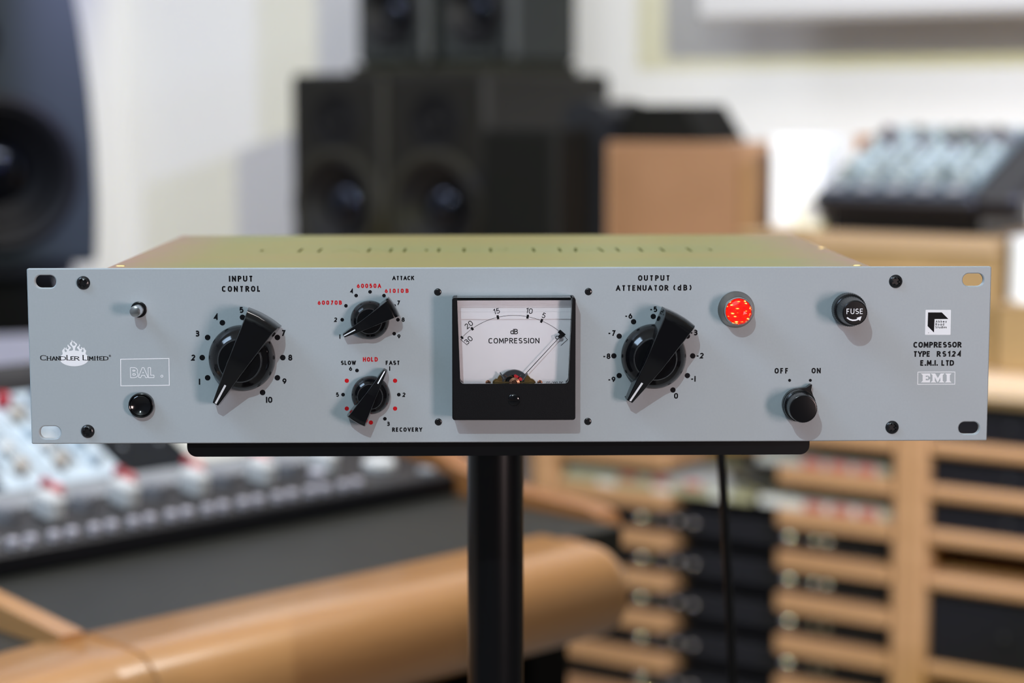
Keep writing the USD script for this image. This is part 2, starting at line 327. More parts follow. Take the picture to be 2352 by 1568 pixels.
# ------------------------------------------------------------------ lettering: strokes on a unit capital height
def arc(cx, cy, rx, ry, a0, a1, n=14):
    t = np.radians(np.linspace(a0, a1, n)); return [(cx + rx * math.cos(x), cy + ry * math.sin(x)) for x in t]
def oval(w, y0=0.0, y1=1.0):
    r = w / 2; m = min(0.5 * (y1 - y0), r * 1.25)
    return [arc(r, y1 - m, r, m, 0, 180) + arc(r, y0 + m, r, m, 180, 360) + [(w, y1 - m)]]
GLYPH = {
    'A': (.64, [[(0, 0), (.32, 1), (.64, 0)], [(.11, .3), (.53, .3)]]),
    'B': (.50, [[(0, 0), (0, 1), (.22, 1)] + arc(.22, .765, .24, .235, 90, -90) + [(0, .53)], [(.22, .53)] + arc(.24, .265, .26, .265, 90, -90) + [(0, 0)]]),
    'C': (.54, [arc(.29, .68, .29, .32, 40, 180) + arc(.29, .32, .29, .32, 180, 320)]),
    'D': (.54, [[(0, 0), (0, 1), (.20, 1)] + arc(.20, .66, .34, .34, 90, 0) + arc(.20, .34, .34, .34, 0, -90) + [(0, 0), (0, .1)]]),
    'E': (.44, [[(.44, 1), (0, 1), (0, 0), (.44, 0)], [(0, .52), (.39, .52)]]),
    'F': (.42, [[(.42, 1), (0, 1), (0, 0)], [(0, .50), (.37, .50)]]),
    'H': (.54, [[(0, 0), (0, 1)], [(.54, 0), (.54, 1)], [(0, .52), (.54, .52)]]),
    'I': (.0, [[(0, 0), (0, 1)]]),
    'K': (.54, [[(0, 0), (0, 1)], [(.50, 1), (.02, .42)], [(.18, .60), (.54, 0)]]),
    'L': (.42, [[(0, 1), (0, 0), (.42, 0)]]),
    'M': (.66, [[(0, 0), (.05, 1), (.33, .25), (.61, 1), (.66, 0)]]),
    'N': (.54, [[(0, 0), (0, 1), (.54, 0), (.54, 1)]]),
    'O': (.58, oval(.58)), '0': (.50, oval(.50)),
    'P': (.46, [[(0, 0), (0, 1), (.20, 1)] + arc(.20, .74, .26, .26, 90, -90) + [(0, .48)]]),
    'R': (.50, [[(0, 0), (0, 1), (.22, 1)] + arc(.22, .75, .26, .25, 90, -90) + [(0, .50)], [(.20, .50), (.50, 0)]]),
    'S': (.50, [arc(.25, .745, .235, .255, 35, 270) + arc(.25, .25, .25, .25, 90, -145)]),
    'T': (.52, [[(0, 1), (.52, 1)], [(.26, 1), (.26, 0)]]),
    'U': (.54, [[(0, 1), (0, .29)] + arc(.27, .29, .27, .29, 180, 360) + [(.54, 1)]]),
    'V': (.60, [[(0, 1), (.30, 0), (.60, 1)]]),
    'W': (.86, [[(0, 1), (.21, 0), (.43, .9), (.65, 0), (.86, 1)]]),
    'Y': (.58, [[(0, 1), (.29, .46), (.58, 1)], [(.29, .48), (.29, 0)]]),
    '1': (.0, [[(0, 0), (0, 1)]]),
    '!': (.20, [[(0, .82), (.20, 1), (.20, 0)]]),          # a one with a flag
    '2': (.48, [arc(.24, .74, .23, .26, 165, -20) + [(0, 0), (.48, 0)]]),
    '3': (.46, [arc(.21, .755, .22, .245, 150, -80) + arc(.21, .26, .25, .265, 85, -150)]),
    '4': (.52, [[(.40, 0), (.40, 1), (0, .27), (.52, .27)]]),
    '5': (.46, [[(.42, 1), (.07, 1), (.03, .55)] + arc(.21, .315, .25, .315, 130, -145)]),
    '6': (.48, oval(.48, 0, .60) + [[(.0, .30), (.04, .52), (.32, 1)]]),
    '7': (.46, [[(0, 1), (.46, 1), (.14, 0)]]),
    '8': (.48, [arc(.24, .76, .20, .24, -90, 270), arc(.24, .26, .24, .26, 90, 450)]),
    '9': (.48, oval(.48, .40, 1.0) + [[(.48, .70), (.44, .48), (.16, 0)]]),
    '-': (.34, [[(0, .42), (.34, .42)]]), '=': (.4, [[(0, .35), (.4, .35)], [(0, .6), (.4, .6)]]),
    '.': (.0, [[(-.001, 0.07), (.001, 0.07)]]), ' ': (.36, []),
    '(': (.16, [arc(.5, .5, .5, .66, 140, 220)]), ')': (.16, [arc(-.34, .5, .5, .66, -40, 40)]),
    'a': (.46, oval(.46, 0, .68) + [[(.46, .68), (.46, 0)]]), 'b': (.46, oval(.46, 0, .68) + [[(0, 1), (0, 0)]]),
    'd': (.46, oval(.46, 0, .68) + [[(.46, 1), (.46, 0)]]), 'e': (.46, [[(.0, .34), (.46, .34)] + arc(.23, .34, .23, .34, 0, 310)]),
    'i': (.0, [[(0, 0), (0, .68)], [(0, .86), (0, .98)]]), 'o': (.46, oval(.46, 0, .68)),
    's': (.36, [arc(.18, .505, .165, .175, 35, 270, 9) + arc(.18, .17, .18, .17, 90, -145, 9)]),
    't': (.28, [[(.12, .95), (.12, 0)], [(0, .66), (.28, .66)]]),
    'u': (.42, [[(0, .68), (0, .22)] + arc(.21, .22, .21, .22, 180, 360) + [(.42, .68)], [(.42, .68), (.42, 0)]]),
    'y': (.44, [[(0, .68), (.22, .04)], [(.44, .68), (.13, -.25)]]),
}
def vent_shape(ch, cap, sx):
    out = []
    for l in GLYPH[ch][1]:
        p = np.array(l, float) * [cap * sx, cap]
        for a, b in zip(p[:-1], p[1:]):
            if np.linalg.norm(b - a) < 1e-6: continue
            steep = abs(b[0] - a[0]) < .06 * abs(b[1] - a[1])
            out.append(LineString([a, b]).buffer(0.85 if steep else 0.22, cap_style='square' if steep else 'round'))
    return unary_union(out)
def glyph_shape(ch, cap, stroke, sx=1.0, pen=None):
    w, lines = GLYPH[ch]; out = []
    for l in lines:
        p = np.array(l, float) * [cap * sx, cap - stroke] + [0, stroke / 2]
        if ch == '.':
            out.append(Point(0, stroke * 0.58).buffer(stroke * 0.58)); continue
        d = [tuple(p[0])]
        for q in p[1:]:
            if abs(q[0] - d[-1][0]) + abs(q[1] - d[-1][1]) > 1e-6: d.append(tuple(q))
        if pen:                                       # broad pen: heavy uprights, thin level strokes
            g = affinity.scale(LineString(d), 1 / pen, 1, origin=(0, 0)).buffer(stroke / 2 * 0.62, cap_style='round')
            g = affinity.scale(g, pen, 1, origin=(0, 0))
        else:
            ext = stroke / 2
            a, b = np.array(d[0]), np.array(d[1]); va = (a - b) / max(np.linalg.norm(a - b), 1e-9)
            if abs(va[1]) > .5 and ch not in 'SCs2356890': d[0] = tuple(a + va * ext * min(1, 1))
            a, b = np.array(d[-1]), np.array(d[-2]); vb = (a - b) / max(np.linalg.norm(a - b), 1e-9)
            if abs(vb[1]) > .5 and ch not in 'SCs2356890': d[-1] = tuple(a + vb * ext)
            g = LineString(d).buffer(stroke / 2, cap_style='flat', join_style='mitre', mitre_limit=2.0)
        out.append(g)
    return unary_union(out) if out else Polygon()
def clip_caps(g, cap, x=1e3):
    return g.intersection(sbox(-x, -0.35 * cap, x, cap * 1.12))
def words(s, width, cap, stroke, sx=1.0):
    """Text that fills width, letter spacing chosen to fit; left end at x = 0, baseline y = 0."""
    ws = [GLYPH[c][0] * cap * sx + stroke for c in s]
    gap = (width - sum(ws)) / max(len(s) - 1, 1); x = 0; out = []
    for c, w in zip(s, ws):
        if c != ' ':
            g = glyph_shape(c, cap, stroke, sx)
            if c in 'AVWMNY': g = g.intersection(sbox(-9e3, 0, 9e3, cap))
            out.append(affinity.translate(g, x + stroke / 2, 0))
        x += w + gap
    return unary_union(out)
def line_of(s, x0, x1, ytop, ybot, stroke=0.19, sx=1.0, h=0.0):
    """Lettering between two photo points of the panel: x0..x1, top and base line in photo pixels."""
    a, b = P(x0, ybot, h), P(x1, ybot - (x1 - x0) * 0.0036, h); cap = P(x0, ytop, h)[1] - a[1]
    g = words(s, np.linalg.norm(b - a), cap, cap * stroke, sx)
    g = affinity.rotate(g, math.degrees(math.atan2(b[1] - a[1], b[0] - a[0])), origin=(0, 0))
    return affinity.translate(g, *a)
def centred(s, px, py, cap_px, stroke=0.19, sx=1.0, h=0.0, turn=0, gap=0.12):
    cap = cap_px * PX; st = cap * stroke
    width = sum(GLYPH[c][0] * cap * sx + st for c in s) + gap * cap * (len(s) - 1)
    g = affinity.translate(words(s, width, cap, st, sx), -width / 2, -cap / 2)
    return affinity.translate(affinity.rotate(g, turn, origin=(0, 0)), *P(px, py, h))
def traced(points, scale, ox, oy, h=0.0):
    return Polygon([tuple(P(ox + x / scale, oy + y / scale, h)) for x, y in points]).buffer(0)
INK = (0.0, 0.05)

# ================================================================== ROOM SHELL
E0, E1, B0, B1 = -4.02, 2.6, -2.3, 3.90
def slab(a0, a1, b0, b1, z0, z1, c=0.0):
    m = chbox(a0, a1, b0, b1, z0, z1, c); v = np.array(m.vertices)
    xy = CAM[:2] + np.outer(v[:, 0], RX) + np.outer(v[:, 1], RY)
    return trimesh.Trimesh(np.column_stack([xy, v[:, 2]]), m.faces, process=False)
def to_room(m, a, b, z, swap=None):
    """A mesh in (a, b, z) metres of the room's axes, moved to a, b, z."""
    v = np.array(m.vertices) + [a, b, z]
    xy = CAM[:2] + np.outer(v[:, 0], RX) + np.outer(v[:, 1], RY)
    return trimesh.Trimesh(np.column_stack([xy, v[:, 2]]), m.faces, process=False)
def facing(m):
    """Third axis out of a front that faces the camera side of the room: (x, y, h) -> (a, -b, z)."""
    v = np.array(m.vertices); return trimesh.Trimesh(np.column_stack([v[:, 0], -v[:, 2], v[:, 1]]), m.faces, process=False)
T = 0.10
for nm, args, m in (('floor', (E0 - T, E1 + T, B0 - T, B1 + T, -T, 0), 'floor_grey'), ('ceiling', (E0 - T, E1 + T, B0 - T, B1 + T, 2.7, 2.8), 'ceiling_paint'),
                    ('wall_back', (E0 - T, E1 + T, B1, B1 + T, 0, 2.7), 'wall_paint'), ('wall_left', (E0 - T, E0, B0, B1, 0, 2.7), 'wall_paint'),
                    ('wall_right', (E1, E1 + T, B0, B1, 0, 2.7), 'wall_dark'), ('wall_front', (E0 - T, E1 + T, B0 - T, B0, 0, 2.7), 'wall_dark')):
    obj(nm, slab(*args), m, kind='structure', smooth=False)
obj('baseboard_back', slab(E0, E1, B1 - 0.015, B1, 0, 0.09, 0.004), 'wall_paint', kind='structure')
obj('baseboard_left', slab(E0, E0 + 0.015, B0, B1 - 0.015, 0, 0.09, 0.004), 'wall_paint', kind='structure')

t = thing('wall_panel', 'white padded acoustic panel standing off the wall at the top right', 'acoustic panel', room(-1.4, B1 - 0.2, 1.351))
obj('panel_body', slab(-2.086, -0.55, B1 - 0.26, B1 - 0.20, 1.351, 2.45, 0.012), 'fabric_white', t)
for a in (-1.75, -0.8):
    obj('wall_bracket', slab(a - 0.03, a + 0.03, B1 - 0.20, B1, 1.7, 1.76, 0.004), 'bracket_steel', t)

# ================================================================== RACK COMPRESSOR
comp = thing('rack_compressor', 'grey faced rack compressor with black pointer knobs and a needle meter', 'audio compressor', (0, 0.1, ZP - 0.044))
W, H, TH = 482.6, 88.4, 3.0
slots = [(104, 646.5), (115, 993), (2235.5, 642.6), (2225.7, 982.8)]
rings = [rrect_ring(0, 0, W, H, 0.7, 3)]
for s in slots:
    x, y = P(*s); rings.append(rrect_ring(x, y, 10.6, 6.4, 3.1, 8, sign=-1))
plate = loops_plate(rings, TH, 0.45); plate.apply_translation((0, 0, -TH))
panel = obj('front_panel', on_panel(plate), 'panel_paint', comp, smooth=25)

def ink(name, shape, m='ink_black', label=None, h=INK, parent=None):
    return obj(name, on_panel(extrude(shape, *h)), m, parent or panel, smooth=False, label=label)
def dial(cx, cy, rad, marks, dot_r, cap_px, stroke=0.2):
    """marks: (degrees, text or '', number pixel position, colour)."""
    for ang, s, pos, m in marks:
        a = math.radians(ang)
        if dot_r: ink('scale_dot', Point(*P(cx + rad * math.cos(a), cy - rad * math.sin(a))).buffer(dot_r, 16), m)
        if s: ink('numeral', centred(s, pos[0], pos[1], cap_px, stroke, 0.95), m)
K = 'ink_black'; RD = 'ink_red'
dial(557, 821, 92.5, [(210, '1', (458.3, 876.3), K), (180, '2', (444, 821), K), (150, '3', (453.4, 765.8), K), (120, '4', (496.3, 727.6), K), (90, '5', (554.7, 711.5), K),
     (60, '6', (603, 742), K), (30, '7', (650.9, 764.5), K), (0, '8', (666.7, 821), K), (-30, '9', (653.4, 875.5), K), (-60, '10', (618.2, 917.9), K)], 6.35 * PX, 14, .225)
dial(1500.5, 817, 90.5, [(210, '-9', (1404.8, 871.3), K), (180, '-8', (1393.3, 817.7), K), (150, '-7', (1404.8, 764.6), K), (120, '-6', (1443.6, 725.2), K), (90, '-5', (1500.9, 710), K),
     (60, '-4', (1547, 740), K), (30, '-3', (1593.4, 763.4), K), (0, '-2', (1607.6, 816.5), K), (-30, '-1', (1592, 869.6), K), (-60, '0', (1552.8, 908.8), K), (240, '-10', (1445, 910), K)], 6.1 * PX, 13.2, .225)
dial(850, 734, 64, [(210, '1', (780.6, 772.7), K), (180, '2', (771, 734), K), (150, '', None, K), (120, '4', (808, 668.3), K), (90, '', None, K), (60, '', None, K), (30, '7', (915.2, 695), K),
     (0, '8', (926, 733.8), K), (-30, '9', (916.3, 772.5), K)], 4.1 * PX, 10.2, 0.235)
dial(852, 906, 64, [(60, '1', (895, 846), K), (0, '2', (927.9, 906.3), K), (-60, '3', (892, 973), K), (180, '5', (775.1, 906), K), (120, '6', (805.3, 846.2), K)], 4.2 * PX, 10.2, 0.235)
dial(852, 906, 64, [(a, '', None, RD) for a in (30, -30, 150, 210, 270)], 4.9 * PX, 10)
for px in (1813.6, 1861.2): ink('scale_dot', Point(*P(px, 873.2)).buffer(3.4 * PX, 16))
for s, x0, x1, y0, y1, m, sx, st in (
        ('INPUT', 525.9, 581.2, 633.2, 646.7, K, .9, .235), ('CONTROL', 509.8, 598.6, 656.6, 670.0, K, .86, .235),
        ('ATTACK', 901, 951.4, 633.5, 643.2, K, .9, .25), ('60050A', 819.8, 875.5, 651.3, 661.2, RD, .86, .25), ('61010B', 884, 938.5, 662.8, 672.6, RD, .86, .25),
        ('60070B', 729.9, 785.3, 690, 699.8, RD, .86, .25), ('HOLD', 833.5, 867.8, 820, 830.2, RD, .86, .25), ('SLOW', 783, 817.6, 828, 837.9, K, .86, .25), ('FAST', 886, 918.5, 828, 837.9, K, .88, .25),
        ('RECOVERY', 900.7, 970, 981.4, 991.2, K, .86, .25), ('OUTPUT', 1465.5, 1538.7, 632, 644.7, K, .92, .235), ('ATTENUATOR', 1414.5, 1535.2, 654.8, 667.8, K, .92, .225), ('(dB)', 1546.5, 1588.2, 653.6, 667.0, K, .88, .22),
        ('OFF', 1779, 1811, 844.9, 857.6, K, .9, .225), ('ON', 1864, 1885, 844.6, 857.2, K, .9, .225), ('COMPRESSOR', 2097.9, 2208.4, 785, 798.2, K, .95, .235),
        ('TYPE', 2097.4, 2136.8, 806, 819.2, K, .95, .235), ('RS!24', 2151.4, 2208.2, 806, 819.0, K, .95, .235), ('E.M.I.', 2113.5, 2154, 826.8, 839.8, K, .95, .235), ('LTD', 2162, 2191, 826.8, 839.7, K, .98, .235)):
    ink('caption', line_of(s, x0, x1, y0, y1, st, sx), m, 'red lettering' if m == RD else None)

# maker's flame emblem and name
fl = [(790, 505), (775, 440), (800, 400), (830, 370), (825, 345), (805, 335), (840, 342), (858, 375), (845, 420), (852, 458), (880, 478), (908, 455), (905, 425), (872, 400), (868, 370), (885, 345), (915, 330), (899, 355), (905, 380), (935, 390),
      (965, 370), (962, 345), (935, 310), (930, 275), (950, 248), (955, 275), (975, 300), (1020, 335), (1028, 360), (1005, 385), (970, 420), (985, 438), (1060, 432), (1087, 410), (1085, 370), (1060, 320), (1010, 275), (995, 240), (1010, 205), (1045, 175),
      (1045, 145), (1030, 110), (1065, 145), (1078, 180), (1055, 215), (1055, 250), (1075, 285), (1110, 298), (1145, 285), (1155, 260), (1135, 230), (1100, 205), (1095, 175), (1125, 150), (1120, 180), (1140, 200), (1185, 225), (1203, 260), (1185, 300),
      (1150, 350), (1143, 400), (1155, 435), (1190, 430), (1215, 440), (1250, 440), (1255, 420), (1225, 385), (1195, 350), (1205, 325), (1255, 295), (1265, 270), (1245, 245), (1275, 255), (1290, 285), (1265, 320), (1265, 355), (1285, 380), (1315, 385),
      (1325, 365), (1315, 345), (1295, 330), (1335, 335), (1362, 365), (1355, 395), (1330, 430), (1330, 460), (1360, 478), (1385, 460), (1385, 420), (1370, 385), (1380, 355), (1412, 335), (1405, 365), (1430, 400), (1460, 440), (1445, 505)]
emb = traced(fl + [(1445, 640), (790, 640)], 12.38, 80, 770)
th = np.linspace(0, 2 * np.pi, 60, endpoint=False)
emb = unary_union([emb, traced([(1120 + 410 * math.cos(a), 664 + 213 * math.sin(a)) for a in th], 12.38, 80, 770)])
emb = emb.buffer(0.12).buffer(-0.24).buffer(0.12)
ink('flame_emblem', emb, 'ink_white', 'white flame emblem')
def serif_word():
    out = []; base = 827.5
    rows = [('C', 92.9, 106.9, 815), ('H', 107.9, 117.6, 817.7), ('A', 119.2, 128.4, 817.7), ('N', 128.9, 137, 817.7), ('D', 138.2, 151.5, 817.7), ('L', 153.1, 160.8, 815.2), ('E', 162.4, 169.3, 817.7), ('R', 170.9, 182.2, 817.7),
            ('L', 190.3, 199.0, 815.2), ('I', 201.2, 201.4, 817.7), ('M', 204.8, 214.5, 817.7), ('I', 217.2, 217.4, 817.7), ('t', 221.4, 227.8, 816), ('E', 228.6, 235.9, 817.7), ('D', 237.4, 248.8, 817.7)]
    for c, x0, x1, top in rows:
        a, b = P(x0, base), P(x1, base); cap = (P(x0, top)[1] - a[1]); st = 0.38
        w = GLYPH[c][0]; sx = (b[0] - a[0] - st) / (w * cap) if w else 1.0
        g = glyph_shape(c, cap, st, sx, pen=1.9)
        parts = [g]
        for l in GLYPH[c][1]:
            for q in (l[0], l[-1]):
                if (q[1] < .02 or q[1] > .98) and c not in 'SC':
                    parts.append(sbox(q[0] * cap * sx - .42, q[1] * (cap - .16), q[0] * cap * sx + .42, q[1] * (cap - .16) + .16))
        out.append(affinity.translate(unary_union(parts), a[0] + st / 2, a[1]))
    cx, cy = P(252.5, 816.8)
    out.append(Point(cx, cy).buffer(.52).difference(Point(cx, cy).buffer(.40)))
    out.append(affinity.translate(affinity.scale(glyph_shape('R', .5, .1), .9, 1, origin=(0, 0)), cx - .14, cy - .25))
    return unary_union(out)
ink('maker_name', serif_word(), K, h=(0.05, 0.10))
# white outline box and embossed tape lettering
def frame(px, w):
    q = Polygon([tuple(P(*p)) for p in px]); return q.buffer(w / 2, join_style='mitre').difference(q.buffer(-w / 2, join_style='mitre'))
ink('outline_box', frame([(277, 824.8), (388, 823.0), (389, 884.4), (277.6, 885.8)], 0.36), 'ink_white')
bal = unary_union([line_of('BAL', 300.5, 355.5, 844.6, 866.5, 0.2, 1.05), Point(*P(371.8, 863.7)).buffer(0.42)])
bal = bal.buffer(0.26)
ink('tape_lettering', bal.difference(bal.buffer(-0.27)), 'ink_white')
# studio emblem: white square, black folded arrow, three words
ink('studio_emblem', Polygon([tuple(P(*q)) for q in ((2126, 711.2), (2184.3, 711.4), (2183.2, 768.8), (2124.6, 768.6))]).buffer(-.3).buffer(.3), 'ink_white', 'white square emblem')
ink('emblem_arrow', traced([(302, 142), (562, 142), (685, 264), (424, 268), (414, 522), (294, 402)], 8.25, 2095, 700), K, h=(0.05, 0.1))
ink('emblem_words', unary_union([line_of('Abbey', 2149, 2174.3, 735.4, 740.6, .17, 1.0), line_of('Road', 2148.6, 2168.3, 741.8, 747.2, .17, 1.0), line_of('Studios', 2148.2, 2174.1, 748.4, 753.7, .17, 1.0), Point(*P(2132.8, 764)).buffer(.16)]), K, h=(0.05, 0.1))
# slab lettering in a frame
Eg = [(165, 1298), (342, 1298), (342, 1370), (306, 1340), (258, 1340), (258, 1364), (284, 1364), (302, 1350), (302, 1412), (284, 1398), (258, 1398), (258, 1428), (306, 1428), (342, 1398), (336, 1470), (165, 1470), (200, 1438), (200, 1330)]
Mg = [(350, 1298), (438, 1298), (487, 1385), (540, 1298), (615, 1298), (580, 1330), (580, 1438), (614, 1470), (505, 1470), (535, 1440), (535, 1375), (488, 1464), (480, 1464), (430, 1368), (430, 1440), (458, 1470), (345, 1470), (385, 1438), (385, 1330)]
Ig = [(625, 1298), (750, 1298), (715, 1330), (715, 1438), (748, 1470), (622, 1470), (655, 1438), (655, 1330)]
ink('slab_lettering', unary_union([traced(g, 8.25, 2095, 700) for g in (Eg, Mg, Ig)]), 'ink_white')
ink('lettering_frame', frame([(2108.4, 854.2), (2193.3, 853.9), (2193, 882.0), (2107.8, 882.4)], 0.34), 'ink_white')

# screws
def phillips(r, rise, slot=False):
    dome = lathe([(0, rise), (r * .45, rise * .97), (r * .8, rise * .72), (r * .97, rise * .25), (r, 0), (r, -.6), (0, -.6)][::-1], 28)
    A = manifold3d.Manifold(manifold3d.Mesh(dome.vertices.astype(np.float32), dome.faces.astype(np.uint32)))
    L = r * (2.4 if slot else .62)
    for s in ((L, .26 * r, 0),) if slot else ((L, .26 * r, 0), (.26 * r, L, 0)):
        c = manifold3d.Manifold.cube((2 * s[0] if not slot else L, 2 * s[1] if not slot else .3 * r, rise * 1.6), True).translate((0, 0, rise * .85))
        A = A - c
    m = A.to_mesh(); return trimesh.Trimesh(np.array(m.vert_properties[:, :3]), np.array(m.tri_verts), process=False)
sc = phillips(3.4, 1.5)
for px, tr in (((191.5, 649.4), 35), ((201.8, 990.2), 10), ((2057.3, 646), 38), ((2049, 981), 42)):
    obj('panel_screw', on_panel(moved(sc, *P(*px), 0, tr)), 'black_screw', comp, smooth=35)
sc2 = phillips(1.85, 0.45)
for px, tr in (((1005.4, 670.4), 40), ((1351.5, 669.5), 44), ((1006.8, 968.7), 12), ((1350.1, 967.6), 50)):
    obj('meter_screw', on_panel(moved(sc2, *P(*px), 0, tr)), 'black_screw', comp, smooth=35)

# pull switch, push button
x, y = P(319.0, 710.6)
tg = obj('toggle_switch', on_panel(moved(lathe([(4.0, 0), (4.0, .5), (3.6, .7), (3.2, .7), (3.15, .1), (0, .1)], 36), x, y)), 'black_plastic', comp)
obj('lever', on_panel(moved(lathe([(2.85, 0), (2.9, 10.3), (2.6, 11.1), (1.5, 11.45), (0, 11.5)], 36), x, y)), 'chrome', tg, smooth=40, label='polished metal lever')
x, y = P(326.0, 929.0)
pb = obj('push_button', on_panel(moved(lathe([(6.35, 0), (6.4, 2.4), (6.15, 3.3), (5.7, 3.5), (5.35, 3.3), (5.3, 1.5), (0, 1.5)], 48), x, y)), 'bakelite', comp)
obj('button_cap', on_panel(moved(lathe([(5.1, 1.5), (5.1, 3.8), (4.8, 4.05), (4.3, 3.8), (3, 3.1), (1.5, 2.75), (0, 2.65)], 48), x, y)), 'bakelite', pb, smooth=50)

# pointer knobs
def knob(px, py, size, hs, pointer, dot=None):
    x, y = P(px, py)
    sk = lathe([(16.0, 0), (16.5, .6), (16.7, 2), (16.5, 4), (15.8, 6.2), (14.5, 8.4), (12.8, 10.2), (11.3, 11.3), (10.9, 11.9), (10.8, 13.2), (10.3, 13.8), (0, 13.8)], 72)
    def put(m):
        m = m.copy(); m.apply_scale((size, size, hs)); return on_panel(moved(m, x, y, 0, pointer))
    k = obj('control_knob', put(sk), 'bakelite', comp, smooth=40)
    wide = []
    for t in np.linspace(-1, 1, 9):
        c = 1 - t * t
        wide += [(-24.2 - .9 * c, 9.4 * t, 3.0), (-24.4 - .9 * c, 9.2 * t, 9.0)]
        wide += [(-19.6 - .9 * c - 4.8 * math.cos(q), (7.1 + 1.5 * math.cos(q)) * t, 12.5 + 7.5 * math.sin(q)) for q in np.radians((0, 20, 40, 60, 75, 90))]
    for s in (-1, 1): wide += [(3, 5.6 * s, 3), (3, 4.7 * s, 19.4), (3, 4.2 * s, 20)]
    tip = []
    for s in (-1, 1): tip += [(-4, 6.1 * s, 3), (-4, 5.6 * s, 19.3), (-4, 5.1 * s, 20), (3.2, 4.2 * s, 20), (3, 4.7 * s, 19.4), (25.6, 2.0 * s, 3), (26.2, 1.2 * s, 3), (25.4, 1.5 * s, 10.0), (24.8, 1.1 * s, 10.6)]
    ml = [manifold3d.Manifold.hull_points(np.array(q, float)) for q in (wide, tip)]
    g = (ml[0] + ml[1]).to_mesh()
    obj('pointer_grip', put(trimesh.Trimesh(np.array(g.vert_properties[:, :3]), np.array(g.tri_verts), process=False)), 'bakelite', k, smooth=28)
    ln = []
    for a, z in ((13.6, 15.45), (25.0, 10.4)):
        for s in (-.5, .5): ln += [(a, s, z - .8), (a, s, z + .22)]
    obj('indicator_line', put(hull(ln)), 'ink_white', k, smooth=False, label='white pointer line')
knob(557, 821, 1.0, 1.0, 240); knob(1500.5, 817, 0.985, 1.0, 240)
knob(850, 734, 0.585, 0.62, 210); knob(852, 906, 0.585, 0.62, 60)

# pilot lamp
x, y = P(1690.4, 710.3)
pl = obj('pilot_lamp', on_panel(moved(lathe([(9.15, 0), (9.2, .9), (8.9, 1.5), (7.2, 7.6), (7.0, 7.8), (0, 7.8)], 96), x, y)), 'steel', comp, smooth=30, label='brushed steel lamp bezel')
obj('knurled_ring', on_panel(moved(lathe([(7.0, 7.6), (7.05, 8.8), (6.95, 9.0), (6.95, 10.2), (6.8, 10.8), (6.55, 10.8), (6.5, 9.4), (0, 9.4)], 120, (7.7, 8.9, 120, .16)), x, y)), 'chrome', pl)
jr = [(6.0, 9.5)]; pts = []
for r, h, n, o in ((6.45, 9.6, 14, 0), (5.6, 10.9, 14, .5), (4.2, 11.8, 7, 0), (2.4, 12.3, 7, .5), (1.3, 12.35, 3, .25)):
    pts += [(r * math.cos((k + o) * 2 * math.pi / n + math.pi / 2), r * math.sin((k + o) * 2 * math.pi / n + math.pi / 2), h) for k in range(n)]
obj('jewel', on_panel(moved(hull(pts), x, y)), 'jewel_red', pl, smooth=False, label='glowing red faceted jewel')

# fuse holder
x, y = P(1947.5, 709.3)
fh = obj('fuse_holder', on_panel(moved(lathe([(8.2, 0), (8.4, .5), (8.4, 6.0), (8.0, 7.0), (7.3, 7.6), (0, 7.6)], 96, (.4, 6.2, 96, .28)), x, y)), 'black_plastic', comp)
obj('fuse_cap', on_panel(moved(lathe([(7.3, 7.6), (7.2, 9.5), (6.5, 17.2), (6.1, 18.6), (5.6, 19.0), (0, 19.1)], 72, (9, 17.3, 72, .22)), x, y)), 'black_plastic', fh)
fz = [line_of('FUSE', 1944.2, 1982.3, 708.6, 721, .14, 1.05, h=19.1)]
aa = [(1325, 420), (1345, 434), (1370, 441), (1395, 440), (1418, 432)]
fz.append(LineString([tuple(P(1600 + a / 3.824, 620 + b / 3.824, 19.1)) for a, b in aa]).buffer(.36))
fz.append(traced([(1405, 420), (1450, 405), (1436, 446)], 3.824, 1600, 620, 19.1))
obj('cap_lettering', on_panel(extrude(unary_union(fz), 19.05, 19.16)), 'ink_white', fh, smooth=False, label='white lettering with a curved arrow')

# power switch knob
x, y = P(1833, 927.5)
ang = np.linspace(0, 2 * np.pi, 72, endpoint=False); tear = Point(0, 0).buffer(8.4, 24).union(Polygon([(7.2, 4.4), (9.4, 1.5), (12.0, 0.25), (12.1, -.25), (9.6, -1.2), (7.6, -3.6), (0, 0)]))
tear = affinity.rotate(tear, 60, origin=(0, 0))
pk = obj('power_knob', on_panel(moved(extrude(tear, 0.4, 4.2), x, y)), 'black_plastic', comp, smooth=35)
obj('knob_body', on_panel(moved(lathe([(8.3, .3), (8.3, 4), (8.0, 7.0), (7.4, 7.6), (7.15, 15.8), (6.8, 16.7), (6.2, 17.0), (0, 17.05)], 96, (7.5, 15.9, 96, .2)), x, y)), 'bakelite_satin', pk)

# needle meter
def MP(px, py, h=13.0): return tuple(P(px, py, h))
outer = Polygon([MP(1038.4, 684.0), MP(1322.2, 683.0), MP(1321.6, 964.2), MP(1039.0, 964.8)]).buffer(-1.3).buffer(1.3, 8)
win = Polygon([MP(1049.5, 640), MP(1049.8, 690), MP(1057.0, 881.4), MP(1306.0, 880.6), MP(1314.6, 690), MP(1314.8, 640)]).buffer(-2.1).buffer(2.1, 8)
win = win.union(sbox(MP(1049.5, 690)[0], MP(1049, 690)[1], MP(1314.5, 690)[0], MP(1049, 640)[1]))
cav = win.union(sbox(MP(1062, 881)[0], MP(1180, 905)[1], MP(1301, 881)[0], MP(1180, 860)[1]))
mt = obj('meter_case', on_panel(trimesh.util.concatenate([extrude(outer.buffer(-.35).difference(win), 12.6, 13.0), extrude(outer.difference(win), 11.7, 12.6), extrude(outer.difference(cav), 0.0, 11.7)])), 'black_matte', comp, smooth=20)
y_top = MP(1180, 683.6)[1]; y_in = MP(1180, 690)[1]
